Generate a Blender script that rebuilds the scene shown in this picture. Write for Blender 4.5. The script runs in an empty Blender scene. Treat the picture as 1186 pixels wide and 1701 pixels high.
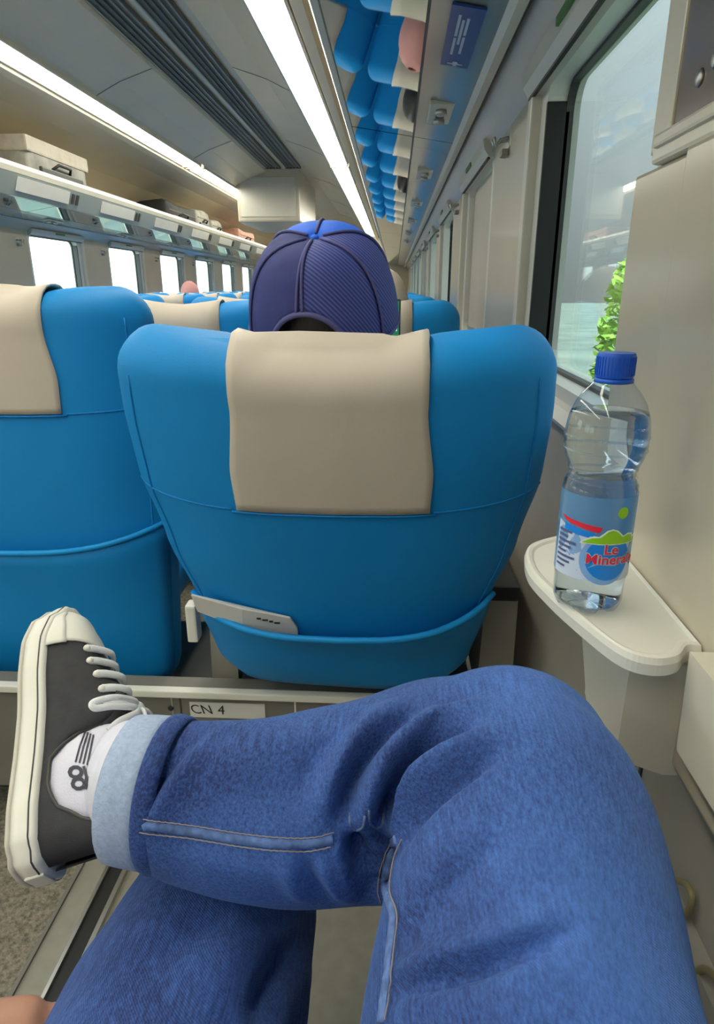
import bpy, bmesh, math, random
import numpy as np
from mathutils import Vector, Matrix
from mathutils.bvhtree import BVHTree

random.seed(7)
scene = bpy.context.scene
COL = scene.collection
CAMZ = 1.05
# ------------------------------------------------------------------ camera
FPX = 1080.0
cam_d = bpy.data.cameras.new('camera'); cam = bpy.data.objects.new('camera', cam_d); COL.objects.link(cam)
cam_d.sensor_fit = 'VERTICAL'; cam_d.sensor_height = 36.0; cam_d.sensor_width = 36.0
cam_d.lens = 36.0 * FPX / 1701.0
cam_d.clip_start = 0.02; cam_d.clip_end = 500
C_R = Vector((0.99848123, 0.05509302, 0.0)); C_U = Vector((-0.01787726, 0.32399942, 0.94588835)); C_F = Vector((-0.05211185, 0.94445176, -0.32449225))
cam.matrix_world = Matrix(((C_R.x, C_U.x, -C_F.x, 0), (C_R.y, C_U.y, -C_F.y, 0), (C_R.z, C_U.z, -C_F.z, CAMZ), (0, 0, 0, 1)))
scene.camera = cam
scene.cycles.max_bounces = 8; scene.cycles.diffuse_bounces = 4; scene.cycles.adaptive_threshold = 0.03
# ------------------------------------------------------------------ world: hazy overcast, brighter on the sun side (left)
wd = bpy.data.worlds.new('sky'); scene.world = wd; wd.use_nodes = True
nt = wd.node_tree; nt.nodes.clear()
wo = nt.nodes.new('ShaderNodeOutputWorld'); wb = nt.nodes.new('ShaderNodeBackground')
tc = nt.nodes.new('ShaderNodeTexCoord'); sx = nt.nodes.new('ShaderNodeSeparateXYZ')
mr = nt.nodes.new('ShaderNodeMapRange'); mr.inputs[1].default_value = -0.40; mr.inputs[2].default_value = 0.18
mr.inputs[3].default_value = 3.6; mr.inputs[4].default_value = .42
rp = nt.nodes.new('ShaderNodeValToRGB')
rp.color_ramp.elements[0].position = 0.42; rp.color_ramp.elements[0].color = (0.86, 0.95, 0.93, 1)
rp.color_ramp.elements[1].position = 0.9; rp.color_ramp.elements[1].color = (0.72, 0.88, 1.0, 1)
mz = nt.nodes.new('ShaderNodeMapRange'); mz.inputs[1].default_value = -1; mz.inputs[2].default_value = 1
nt.links.new(tc.outputs['Generated'], sx.inputs[0]); nt.links.new(sx.outputs['X'], mr.inputs[0])
nt.links.new(sx.outputs['Z'], mz.inputs[0]); nt.links.new(mz.outputs[0], rp.inputs[0])
zen = nt.nodes.new('ShaderNodeMapRange'); zen.inputs[1].default_value = 0.0; zen.inputs[2].default_value = 1.0; zen.inputs[3].default_value = .85; zen.inputs[4].default_value = 4.2
zm = nt.nodes.new('ShaderNodeMath'); zm.operation = 'MULTIPLY'
nt.links.new(sx.outputs['Z'], zen.inputs[0]); nt.links.new(zen.outputs[0], zm.inputs[0]); nt.links.new(mr.outputs[0], zm.inputs[1])
nt.links.new(rp.outputs[0], wb.inputs[0]); nt.links.new(zm.outputs[0], wb.inputs[1]); nt.links.new(wb.outputs[0], wo.inputs[0])
LED_POWER = 13.0
scene.view_settings.view_transform = 'Standard'; scene.view_settings.look = 'None'
scene.view_settings.exposure = 0.35; scene.view_settings.gamma = 1.0; scene.view_settings.use_curve_mapping = False
# ------------------------------------------------------------------ materials
MATS = {}
def srgb(r, g, b):
    f = lambda c: (c/255/12.92) if c/255 <= 0.04045 else ((c/255+0.055)/1.055)**2.4
    return (f(r), f(g), f(b), 1)
def mat(name, col, rough=0.5, metal=0.0, var=0.0, vscale=20, bump=0.0, bscale=200, coat=0.0, spec=0.5, stretch=None, emis=None, estr=0, sheen=0, trans=0.0, ior=1.45):
    if name in MATS: return MATS[name]
    m = bpy.data.materials.new(name); m.use_nodes = True
    t = m.node_tree; b = t.nodes['Principled BSDF']
    b.inputs['Base Color'].default_value = col; b.inputs['Roughness'].default_value = rough; b.inputs['Metallic'].default_value = metal
    b.inputs['Specular IOR Level'].default_value = spec; b.inputs['Coat Weight'].default_value = coat; b.inputs['Coat Roughness'].default_value = 0.15
    b.inputs['Sheen Weight'].default_value = sheen; b.inputs['Transmission Weight'].default_value = trans; b.inputs['IOR'].default_value = ior
    if emis: b.inputs['Emission Color'].default_value = emis; b.inputs['Emission Strength'].default_value = estr
    if var or bump:
        co = t.nodes.new('ShaderNodeTexCoord'); mp = t.nodes.new('ShaderNodeMapping')
        if stretch: mp.inputs['Scale'].default_value = stretch
        t.links.new(co.outputs['Object'], mp.inputs[0])
    if var:
        n = t.nodes.new('ShaderNodeTexNoise'); n.inputs['Scale'].default_value = vscale; n.inputs['Detail'].default_value = 5
        t.links.new(mp.outputs[0], n.inputs['Vector'])
        r = t.nodes.new('ShaderNodeValToRGB'); r.color_ramp.elements[0].position = .3; r.color_ramp.elements[1].position = .7
        r.color_ramp.elements[0].color = tuple(c*(1-var) for c in col[:3])+(1,); r.color_ramp.elements[1].color = tuple(min(1, c*(1+var)) for c in col[:3])+(1,)
        t.links.new(n.outputs[0], r.inputs[0]); t.links.new(r.outputs[0], b.inputs['Base Color'])
    if bump:
        n = t.nodes.new('ShaderNodeTexNoise'); n.inputs['Scale'].default_value = bscale; n.inputs['Detail'].default_value = 3
        t.links.new(mp.outputs[0], n.inputs['Vector'])
        bp = t.nodes.new('ShaderNodeBump'); bp.inputs['Strength'].default_value = bump; bp.inputs['Distance'].default_value = 0.002
        t.links.new(n.outputs[0], bp.inputs['Height']); t.links.new(bp.outputs[0], b.inputs['Normal'])
    MATS[name] = m; return m
def denim(name, col, pale):
    m = bpy.data.materials.new(name); m.use_nodes = True; t = m.node_tree; b = t.nodes['Principled BSDF']
    co = t.nodes.new('ShaderNodeTexCoord')
    def noise(scale, stretch, det=4):
        mp = t.nodes.new('ShaderNodeMapping'); mp.inputs['Scale'].default_value = stretch
        n = t.nodes.new('ShaderNodeTexNoise'); n.inputs['Scale'].default_value = scale; n.inputs['Detail'].default_value = det
        t.links.new(co.outputs['Object'], mp.inputs[0]); t.links.new(mp.outputs[0], n.inputs['Vector']); return n
    big = noise(5, (1, 1, 1)); slub = noise(160, (3, .25, 3)); fine = noise(700, (1, .5, 1), 2)
    a1 = t.nodes.new('ShaderNodeMath'); a1.operation = 'MULTIPLY_ADD'; a1.inputs[1].default_value = .6
    t.links.new(slub.outputs[0], a1.inputs[0]); t.links.new(big.outputs[0], a1.inputs[2])
    a2 = t.nodes.new('ShaderNodeMath'); a2.operation = 'MULTIPLY_ADD'; a2.inputs[1].default_value = .5
    t.links.new(fine.outputs[0], a2.inputs[0]); t.links.new(a1.outputs[0], a2.inputs[2])
    r = t.nodes.new('ShaderNodeValToRGB'); r.color_ramp.elements[0].position = .62; r.color_ramp.elements[1].position = 1.45 if False else 1.0
    mrr = t.nodes.new('ShaderNodeMapRange'); mrr.inputs[1].default_value = .7; mrr.inputs[2].default_value = 1.4
    t.links.new(a2.outputs[0], mrr.inputs[0]); t.links.new(mrr.outputs[0], r.inputs[0])
    r.color_ramp.elements[0].position = 0.15; r.color_ramp.elements[0].color = col; r.color_ramp.elements[1].color = pale
    # light and shade put into the colour: brighter thigh and knee, darker shin
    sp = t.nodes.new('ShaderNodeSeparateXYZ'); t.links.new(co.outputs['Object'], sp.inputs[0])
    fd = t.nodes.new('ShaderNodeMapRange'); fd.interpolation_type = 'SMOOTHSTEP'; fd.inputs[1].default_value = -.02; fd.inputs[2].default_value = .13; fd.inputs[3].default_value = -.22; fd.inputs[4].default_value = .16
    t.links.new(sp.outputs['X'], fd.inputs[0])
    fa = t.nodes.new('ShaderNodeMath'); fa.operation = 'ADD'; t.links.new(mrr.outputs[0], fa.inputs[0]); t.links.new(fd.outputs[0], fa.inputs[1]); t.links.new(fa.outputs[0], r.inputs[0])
    t.links.new(r.outputs[0], b.inputs['Base Color']); b.inputs['Roughness'].default_value = .82; b.inputs['Specular IOR Level'].default_value = .25
    b.inputs['Sheen Weight'].default_value = .25; b.inputs['Sheen Tint'].default_value = (.3, .5, 1, 1)
    wv = t.nodes.new('ShaderNodeTexWave'); wv.inputs['Scale'].default_value = 300; wv.bands_direction = 'DIAGONAL'; wv.inputs['Distortion'].default_value = 1.5
    t.links.new(co.outputs['Object'], wv.inputs['Vector'])
    ad = t.nodes.new('ShaderNodeMath'); ad.operation = 'ADD'; t.links.new(wv.outputs['Fac'], ad.inputs[0]); t.links.new(slub.outputs[0], ad.inputs[1])
    bp = t.nodes.new('ShaderNodeBump'); bp.inputs['Strength'].default_value = .3; bp.inputs['Distance'].default_value = .001
    t.links.new(ad.outputs[0], bp.inputs['Height']); t.links.new(bp.outputs[0], b.inputs['Normal'])
    MATS[name] = m; return m
def glass_pane(name, tint, refl=1.0, rough=0.02):
    m = bpy.data.materials.new(name); m.use_nodes = True; t = m.node_tree; t.nodes.clear()
    o = t.nodes.new('ShaderNodeOutputMaterial'); mx = t.nodes.new('ShaderNodeMixShader')
    tr = t.nodes.new('ShaderNodeBsdfTransparent'); tr.inputs[0].default_value = tint
    gl = t.nodes.new('ShaderNodeBsdfGlossy'); gl.inputs['Roughness'].default_value = rough
    lw = t.nodes.new('ShaderNodeLayerWeight'); lw.inputs[0].default_value = .5
    pw = t.nodes.new('ShaderNodeMath'); pw.operation = 'POWER'; pw.inputs[1].default_value = 4.0
    ml = t.nodes.new('ShaderNodeMath'); ml.operation = 'MULTIPLY_ADD'; ml.inputs[1].default_value = .9*refl; ml.inputs[2].default_value = .04
    t.links.new(lw.outputs['Facing'], pw.inputs[0]); t.links.new(pw.outputs[0], ml.inputs[0]); t.links.new(ml.outputs[0], mx.inputs[0])
    t.links.new(tr.outputs[0], mx.inputs[1]); t.links.new(gl.outputs[0], mx.inputs[2]); t.links.new(mx.outputs[0], o.inputs[0])
    MATS[name] = m; return m
M_CREAM = mat('cream_panel', (.57, .505, .38, 1), .32, var=.05, vscale=3, coat=.3)
M_CREAM2 = mat('cream_panel_light', (.66, .62, .51, 1), .35, var=.04, vscale=3, coat=.2)
M_CEIL = mat('ceiling_gloss', (.70, .60, .42, 1), .38, var=.04, vscale=2, coat=.12)
M_GREYG = mat('grey_green_panel', (.30, .33, .29, 1), .18, coat=.6, var=.04, vscale=2)
M_WALLLOW = mat('lower_wall', (.36, .33, .275, 1), .45, var=.07, vscale=6, coat=.1)
M_WHITE = mat('white_plastic', (.72, .70, .62, 1), .35, var=.03, vscale=8)
M_FLOOR = mat('floor_vinyl', (.27, .25, .205, 1), .6, var=.08, vscale=40)
M_CARPET = mat('aisle_carpet', (.19, .17, .125, 1), .95, var=.5, vscale=140, bump=.8, bscale=300)
M_STEEL = mat('brushed_steel', (.55, .54, .50, 1), .35, 1.0)
M_DARK = mat('black_rubber', (.018, .018, .017, 1), .5)
M_CHAR = mat('charcoal_plastic', (.05, .05, .045, 1), .45)
M_VENT = mat('vent_dark', (.10, .105, .09, 1), .5)
M_VENTS = mat('vent_slat', (.24, .245, .22, 1), .4)
M_BLUE = mat('seat_blue', (.006, .245, .62, 1), .55, var=.06, vscale=4, bump=.15, bscale=500, spec=.3)
M_BLUED = mat('seat_blue_piping', (.006, .20, .55, 1), .5, spec=.3)
M_BLUEH = mat('seat_blue_hem', (.01, .30, .72, 1), .5, spec=.3)
M_LEATHER = mat('cream_leatherette', (.58, .51, .42, 1), .5, var=.03, vscale=6, bump=.2, bscale=700)
M_GREYARM = mat('grey_arm_plastic', (.30, .28, .235, 1), .5, var=.04)
M_BEAM = mat('grey_beam', (.175, .165, .14, 1), .5, var=.08, vscale=10)
M_PAPER = mat('white_paper', (.66, .64, .60, 1), .7)
M_INK = mat('black_ink', (.02, .02, .02, 1), .6)
M_SIGN = mat('sign_blue', (.03, .07, .26, 1), .3)
M_SIGNW = mat('sign_white', (.55, .62, .72, 1), .4)
M_GREEN = mat('sticker_green', (.10, .26, .07, 1), .4)
M_RED = mat('sticker_red', (.45, .03, .05, 1), .4)
M_BROWN = mat('brown_gloss', (.16, .125, .10, 1), .16, coat=.7)
M_SKIN = mat('skin', (.50, .26, .17, 1), .5, var=.08, vscale=15, bump=.1, bscale=300)
M_HAIR = mat('black_hair', (.012, .010, .010, 1), .45, var=.4, vscale=60, stretch=(1, 1, .1), bump=.6, bscale=200)
M_LED = mat('led_diffuser', (.9, .9, .85, 1), .4, emis=(1.0, .98, .86, 1), estr=LED_POWER)
M_MIRROR = mat('tinted_mirror', (.33, .40, .41, 1), .02, 1.0)
M_GLASSR = glass_pane('window_glass', (.90, .945, .93, 1), .5)
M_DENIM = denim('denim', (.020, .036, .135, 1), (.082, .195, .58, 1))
M_DENIML = mat('denim_inside', (.34, .42, .58, 1), .85, var=.12, vscale=300, bump=.3, bscale=600)
M_STITCH = mat('stitch_thread', (.30, .25, .20, 1), .8)
M_SEAM = mat('denim_seam', (.10, .17, .38, 1), .85, var=.4, vscale=150)
M_SEAM2 = mat('seam_pale', (.12, .17, .30, 1), .8, var=.3, vscale=300)
M_RUBBER = mat('sneaker_rubber', (.74, .72, .64, 1), .5, var=.05, vscale=20)
M_CANVAS = mat('sneaker_canvas', (.042, .042, .046, 1), .85, var=.15, vscale=60, bump=.4, bscale=900)
M_LACE = mat('white_lace', (.76, .77, .78, 1), .8, bump=.4, bscale=900)
M_SOCK = mat('white_sock', (.68, .67, .78, 1), .9, var=.04, vscale=40, bump=.4, bscale=700)
# ------------------------------------------------------------------ helpers
def link(o, parent=None):
    COL.objects.link(o)
    if parent is not None: o.parent = parent
    return o
def mesh_obj(name, me, m=None, parent=None, smooth=False):
    if m is not None and len(me.materials) == 0: me.materials.append(m)
    if smooth: me.polygons.foreach_set('use_smooth', [True]*len(me.polygons))
    return link(bpy.data.objects.new(name, me), parent)
def bm_obj(name, bm, m, parent=None, smooth=False):
    bmesh.ops.recalc_face_normals(bm, faces=bm.faces[:])
    me = bpy.data.meshes.new(name); bm.to_mesh(me); bm.free()
    return mesh_obj(name, me, m, parent, smooth)
def tag(o, label=None, cat=None, group=None, kind=None):
    if label: o['label'] = label
    if cat: o['category'] = cat
    if group: o['group'] = group
    if kind: o['kind'] = kind
    return o
def thing(name, label, cat, loc=(0, 0, 0), group=None):
    o = bpy.data.objects.new(name, None); COL.objects.link(o); o.location = loc; o.empty_display_size = .05
    return tag(o, label, cat, group)
def box(bm, x0, x1, y0, y1, z0, z1, bev=0.0):
    r = bmesh.ops.create_cube(bm, size=1.0); vs = r['verts']
    for v in vs: v.co = Vector(((x0+x1)/2+v.co.x*(x1-x0), (y0+y1)/2+v.co.y*(y1-y0), (z0+z1)/2+v.co.z*(z1-z0)))
    if bev > 0:
        es = list({e for v in vs for e in v.link_edges})
        bmesh.ops.bevel(bm, geom=es, offset=bev, segments=2, affect='EDGES', profile=.6)
def box_obj(name, x0, x1, y0, y1, z0, z1, m, parent=None, bev=0.0):
    bm = bmesh.new(); box(bm, min(x0, x1), max(x0, x1), y0, y1, z0, z1, bev); return bm_obj(name, bm, m, parent)
def frames(pts, closed=False):
    n = len(pts); T = []
    for i in range(n):
        a = pts[(i-1) % n] if closed or i > 0 else pts[i]; b = pts[(i+1) % n] if closed or i < n-1 else pts[i]
        T.append((b-a).normalized())
    up = Vector((0, 0, 1)) if abs(T[0].z) < .9 else Vector((0, 1, 0))
    N = [(up - T[0]*up.dot(T[0])).normalized()]
    for i in range(1, n):
        v = N[-1] - T[i]*N[-1].dot(T[i]); N.append(v.normalized())
    return T, N
def tube(bm, pts, r, seg=8, closed=False, flat=1.0):
    pts = [Vector(p) for p in pts]; T, N = frames(pts, closed); rings = []
    for i, p in enumerate(pts):
        rr = r[i] if hasattr(r, '__len__') else r; B = T[i].cross(N[i])
        rings.append([bm.verts.new(p + N[i]*(math.cos(a)*rr*flat) + B*(math.sin(a)*rr)) for a in [2*math.pi*k/seg for k in range(seg)]])
    m = len(pts)
    for i in range(m if closed else m-1):
        A, Bq = rings[i], rings[(i+1) % m]
        for k in range(seg): bm.faces.new((A[k], A[(k+1) % seg], Bq[(k+1) % seg], Bq[k]))
    if not closed:
        bm.faces.new(rings[0][::-1]); bm.faces.new(rings[-1])
    return rings
def tube_obj(name, pts, r, m, parent=None, seg=8, closed=False, flat=1.0):
    bm = bmesh.new(); tube(bm, pts, r, seg, closed, flat); return bm_obj(name, bm, m, parent, True)
def catmull(P, n=8):
    P = [np.array(p, float) for p in P]; out = []
    Q = [2*P[0]-P[1]] + P + [2*P[-1]-P[-2]]
    for i in range(1, len(Q)-2):
        for k in range(n):
            t = k/n; a, b, c, d = Q[i-1], Q[i], Q[i+1], Q[i+2]
            out.append(.5*((2*b)+(c-a)*t+(2*a-5*b+4*c-d)*t*t+(3*b-a-3*c+d)*t**3))
    out.append(P[-1]); return out
def prism(bm, poly, y0, y1):  # poly of (x,z) extruded along y
    a = [bm.verts.new((x, y0, z)) for x, z in poly]; b = [bm.verts.new((x, y1, z)) for x, z in poly]; n = len(poly)
    for i in range(n): bm.faces.new((a[i], a[(i+1) % n], b[(i+1) % n], b[i]))
    bm.faces.new(a[::-1]); bm.faces.new(b)
def prism_obj(name, poly, y0, y1, m, parent=None, smooth=False):
    bm = bmesh.new(); prism(bm, poly, y0, y1); return bm_obj(name, bm, m, parent, smooth)
def lathe(bm, prof, seg=32, cap=True):
    rings = [[bm.verts.new((r*math.cos(2*math.pi*k/seg), r*math.sin(2*math.pi*k/seg), z)) for k in range(seg)] for r, z in prof]
    for A, B in zip(rings, rings[1:]):
        for k in range(seg): bm.faces.new((A[k], A[(k+1) % seg], B[(k+1) % seg], B[k]))
    if cap: bm.faces.new(rings[0][::-1]); bm.faces.new(rings[-1])
    return rings
def grid(bm, rows):
    V = [[bm.verts.new(p) for p in r] for r in rows]
    for A, B in zip(V, V[1:]):
        for i in range(len(A)-1): bm.faces.new((A[i], A[i+1], B[i+1], B[i]))
    return V
def rrect(y0, y1, z0, z1, r, n=6):
    out = []
    for cy, cz, a0 in ((y1-r, z1-r, 0), (y0+r, z1-r, 90), (y0+r, z0+r, 180), (y1-r, z0+r, 270)):
        for k in range(n+1):
            a = math.radians(a0+90*k/n); out.append((cy+r*math.cos(a), cz+r*math.sin(a)))
    return out
def ring_frame(bm, outer, inner, x0, x1):
    n = len(outer)
    A = [bm.verts.new((x0, y, z)) for y, z in outer]; B = [bm.verts.new((x0, y, z)) for y, z in inner]
    C = [bm.verts.new((x1, y, z)) for y, z in outer]; D = [bm.verts.new((x1, y, z)) for y, z in inner]
    for i in range(n):
        j = (i+1) % n
        bm.faces.new((A[i], A[j], B[j], B[i])); bm.faces.new((C[i], D[i], D[j], C[j]))
        bm.faces.new((A[i], C[i], C[j], A[j])); bm.faces.new((B[i], B[j], D[j], D[i]))
def eval_mesh(o):
    dg = bpy.context.evaluated_depsgraph_get(); dg.update()
    return bpy.data.meshes.new_from_object(o.evaluated_get(dg))
def remeshed(bm, voxel, smooth_it=4, name='tmp'):
    bmesh.ops.recalc_face_normals(bm, faces=bm.faces[:])
    me = bpy.data.meshes.new(name); bm.to_mesh(me); bm.free()
    o = bpy.data.objects.new(name, me); COL.objects.link(o)
    r = o.modifiers.new('r', 'REMESH'); r.mode = 'VOXEL'; r.voxel_size = voxel
    if smooth_it:
        s = o.modifiers.new('s', 'SMOOTH'); s.iterations = smooth_it; s.factor = .5
    out = eval_mesh(o); bpy.data.objects.remove(o); bpy.data.meshes.remove(me); return out
def text_mesh(body, size, bold=0.0, shear=0.0):
    c = bpy.data.curves.new('t', 'FONT'); c.body = body; c.size = size; c.offset = bold; c.shear = shear; c.align_x = 'CENTER'; c.align_y = 'CENTER'; c.resolution_u = 3
    o = bpy.data.objects.new('t', c); COL.objects.link(o); me = eval_mesh(o); bpy.data.objects.remove(o); bpy.data.curves.remove(c)
    return me
def text_obj(name, body, size, m, parent, M, bold=0.0, shear=0.0, warp=None):
    me = text_mesh(body, size, bold, shear)
    if warp:
        bm = bmesh.new(); bm.from_mesh(me)
        for v in bm.verts: v.co = warp(v.co.x, v.co.y)
        bm.to_mesh(me); bm.free()
    else: me.transform(M)
    me.materials.clear(); return mesh_obj(name, me, m, parent)
def copy_tree(o, parent=None):
    c = o.copy(); COL.objects.link(c); c.parent = parent
    for ch in o.children:
        d = ch.copy(); COL.objects.link(d); d.parent = c
        for g in ch.children:
            e = g.copy(); COL.objects.link(e); e.parent = d
    return c
CX = -1.16
def fx(x, side): return x if side > 0 else 2*CX - x
Y0, Y1 = -1.7, 14.6
SIDE = {1: 'right', -1: 'left'}
# ------------------------------------------------------------------ structure: floor
fl = box_obj('floor', -2.72, .36, Y0-.1, Y1+.1, -.06, 0, M_FLOOR); tag(fl, kind='structure')
cp = box_obj('aisle_carpet', -1.74, -.585, Y0, Y1, 0, .004, M_CARPET, fl)
box_obj('carpet_edge', -.585, -.578, Y0, Y1, 0, .005, M_BEAM, fl)
tr = box_obj('trim_1', -.524, -.496, Y0, 1.0, .0, .004, M_DARK); tag(tr, kind='structure')
box_obj('rail_edge', -.530, -.524, Y0, 1.0, 0, .010, M_STEEL, tr)
box_obj('rail_edge', -.496, -.488, Y0, 1.0, 0, .010, M_STEEL, tr)
# ceiling
prof = [(0, 2.25), (.21, 2.25), (.23, 2.225), (.42, 2.165), (.55, 2.105), (.565, 2.095), (.735, 2.095), (.75, 2.06), (.80, 2.05), (.82, 2.09), (1.05, 2.05), (1.28, 1.96), (1.45, 1.86)]
pl = [(CX-o, z) for o, z in prof[::-1]] + [(CX+o, z) for o, z in prof[1:]]
poly = pl + [(x, z+.05) for x, z in pl[::-1]]
bm = bmesh.new()
a = [[bm.verts.new((x, y, z)) for x, z in pl] for y in (Y0-.1, Y1+.1)]; b = [[bm.verts.new((x, y, z+.05)) for x, z in pl] for y in (Y0-.1, Y1+.1)]
for i in range(len(pl)-1):
    bm.faces.new((a[0][i], a[0][i+1], a[1][i+1], a[1][i])); bm.faces.new((b[0][i], b[1][i], b[1][i+1], b[0][i+1]))
ce = bm_obj('ceiling', bm, M_CEIL); tag(ce, kind='structure')
# ceiling joints across the coves
for k in range(8):
    yy = .4+1.9*k
    for s in (1, -1):
        p = [(CX+s*o, z-.001) for o, z in prof[2:6]]
        bm = bmesh.new(); q = p+[(x, z-.002) for x, z in p[::-1]]
        prism(bm, q, yy, yy+.006); bm_obj('panel_joint', bm, M_GREYARM, ce)
# walls
WZ0, WZ1 = .86, 1.44
for s in (1, -1):
    bm = bmesh.new()
    P = [(.28, .10), (.36, .10), (.36, WZ0), (.28, WZ0)]
    prism(bm, [(fx(x, s), z) for x, z in P], Y0, Y1)
    prism(bm, [(fx(x, s), z) for x, z in [(.25, 0), (.36, 0), (.36, .10), (.28, .10)]], Y0, Y1)
    P = [(.28, WZ1), (.36, WZ1), (.36, 1.95), (.275, 1.95), (.275, 1.54), (.215, 1.50)]
    prism(bm, [(fx(x, s), z) for x, z in P], Y0, Y1)
    w = bm_obj('wall_'+SIDE[s], bm, M_CREAM if s < 0 else M_WALLLOW); tag(w, kind='structure')
    if s > 0: wall_r = w
    else: wall_l = w
# cream upper lining on the right (a separate trim piece over the window heads)
hd = prism_obj('trim_2', [(.279, 1.43), (.213, 1.497), (.217, 1.505), (.285, 1.44)], Y0, Y1, M_CREAM); tag(hd, kind='structure')
tr = prism_obj('trim_3', [(.186, 1.478), (.176, 1.49), (.18, 1.502), (.206, 1.497), (.204, 1.48)], Y0, Y1, M_CREAM2, None); tag(tr, kind='structure')
tr = box_obj('trim_4', .2045, .211, Y0, Y1, 1.486, 1.497, M_DARK); tag(tr, kind='structure')
# end walls
bm = bmesh.new(); box(bm, -2.72, .36, Y1, Y1+.08, 0, 2.3); we = bm_obj('wall_front', bm, M_CREAM); tag(we, kind='structure')
bm = bmesh.new(); box(bm, -2.72, .36, Y0-.08, Y0, 0, 2.3); wk = bm_obj('wall_back', bm, M_CREAM); tag(wk, kind='structure')
dr = box_obj('door_1', CX-.36, CX+.36, Y1-.03, Y1, .02, 1.95, M_GREYARM, None, .008); tag(dr, kind='structure')
box_obj('door_glass', CX-.22, CX+.22, Y1-.036, Y1-.03, .95, 1.7, M_CHAR, dr); box_obj('door_handle', CX+.27, CX+.30, Y1-.06, Y1-.03, .9, 1.15, M_STEEL, dr)
# ------------------------------------------------------------------ windows
SPANS_R = [(-2.0+.375, -.80), (-.62, .18)] + [(.74, 1.56)] + [(2.10+1.365*k, 2.93+1.365*k) for k in range(8)]
SPANS_L = [(-1.55, -.72), (-.63+.0, .20)] + [(.735+1.365*k, 1.605+1.365*k) for k in range(9)]
def pillar_panels(spans, s, wall, m):
    ys = [Y0] + [v for sp in spans for v in sp] + [Y1]
    for i in range(0, len(ys), 2):
        if ys[i+1]-ys[i] < .02: continue
        box_obj('pillar_panel', fx(.278, s), fx(.36, s), ys[i], ys[i+1], WZ0, WZ1, m, wall)
pillar_panels(SPANS_R, 1, wall_r, M_CREAM); pillar_panels(SPANS_L, -1, wall_l, M_CREAM)
wn = 0
for s, spans in ((1, SPANS_R), (-1, SPANS_L)):
    for wi, (a, b) in enumerate(spans):
        wn += 1
        gy0, gy1 = (a+.065, b-.125) if s > 0 else (a+.03, b-.10)
        bm = bmesh.new(); ring_frame(bm, rrect(a, b, WZ0, WZ1, .012), rrect(gy0, gy1, .895, 1.415, .045), fx(.282, s), fx(.345, s))
        w = bm_obj('window_%d' % wn, bm, M_WHITE); tag(w, kind='structure')
        bm = bmesh.new(); ring_frame(bm, rrect(gy0-.001, gy1+.001, .894, 1.416, .045), rrect(gy0+.006, gy1-.006, .901, 1.409, .042), fx(.318, s), fx(.332, s)); bm_obj('gasket', bm, M_CHAR, w)
        bm = bmesh.new(); box(bm, min(fx(.326, s), fx(.332, s)), max(fx(.326, s), fx(.332, s)), gy0-.01, gy1+.01, .885, 1.425); bm_obj('pane', bm, M_GLASSR, w)
        # blind guides on the far jamb
        box_obj('blind_guide', fx(.2815, s), fx(.326, s), gy1-.006, gy1+.004, .93, 1.385, (M_DARK if wi == 2 else M_WHITE) if s > 0 else M_CHAR, w, .002)
        box_obj('guide_cover', fx(.262, s), fx(.285, s), gy1+.052, gy1+.092, WZ0+.01, 1.43, M_CREAM2, w, .004)
        # blind cassette at the head
        bm = bmesh.new(); prism(bm, [(fx(x, s), z) for x, z in [(.282, 1.408), (.262, 1.412), (.25, 1.43), (.244, 1.455), (.258, 1.458), (.282, 1.44)]], a+.02, b-.03); bm_obj('blind_cassette', bm, M_CREAM2, w)
        box_obj('cassette_slot', fx(.2605, s), fx(.268, s), a+.03, b-.04, 1.4065, 1.4115, M_DARK, w)
        # sill
        prism_obj('sill', [(fx(x, s), z) for x, z in [(.345, .90), (.335, .90), (.272, .868), (.262, .85), (.266, .842), (.285, .842), (.345, .87)]], a-.06, b+.06, M_WHITE, w)
        box_obj('green_sticker', fx(.2425, s), fx(.2475, s), (a+b)/2-.07, (a+b)/2+.07, 1.437, 1.45, M_GREEN, w)
        if (s > 0 and wi in (3, 6)) :
            box_obj('roller_blind', fx(.303, s), fx(.307, s), gy0-.004, gy1+.004, .90, 1.408, M_LEATHER, w); box_obj('blind_bar', fx(.298, s), fx(.310, s), gy0-.004, gy1+.004, .892, .91, M_STEEL, w)
# coat hooks on pillars
def coat_hook(y, z, s, label, x=.262):
    h = thing('coat_hook', label, 'coat hook', (fx(x, s), y, z), 'coat hooks along the walls')
    d = -1 if s > 0 else 1
    box_obj('back_plate', 0, d*-.014, -.028, .028, -.012, .03, M_STEEL, h, .003)
    tube_obj('hook', [(0, -.015, .01), (d*.02, -.015, .006), (d*.032, -.015, -.012), (d*.036, -.015, .012)], .004, M_STEEL, h, 6)
    tube_obj('hook', [(0, .015, .01), (d*.02, .015, .006), (d*.032, .015, -.012), (d*.036, .015, .012)], .004, M_STEEL, h, 6)
    box_obj('lower_clip', 0, d*.016, -.02, .02, -.03, -.014, M_GREYARM, h, .002)
for k, (y, z) in enumerate([(1.86, 1.395), (3.2, 1.395), (4.56, 1.395), (5.93, 1.395)]):
    coat_hook(y, z, 1, ['steel coat hook on the first pillar ahead of the open right window', 'steel coat hook on the second pillar along the right wall', 'steel coat hook on the third pillar along the right wall', 'steel coat hook on the fourth pillar along the right wall'][k], .276)
for k in range(4):
    coat_hook(4.70+1.365*k, 1.36, -1, 'small steel coat hook on left wall, pillar number %s from the front seats' % ['one', 'two', 'three', 'four'][k], .276)
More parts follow.
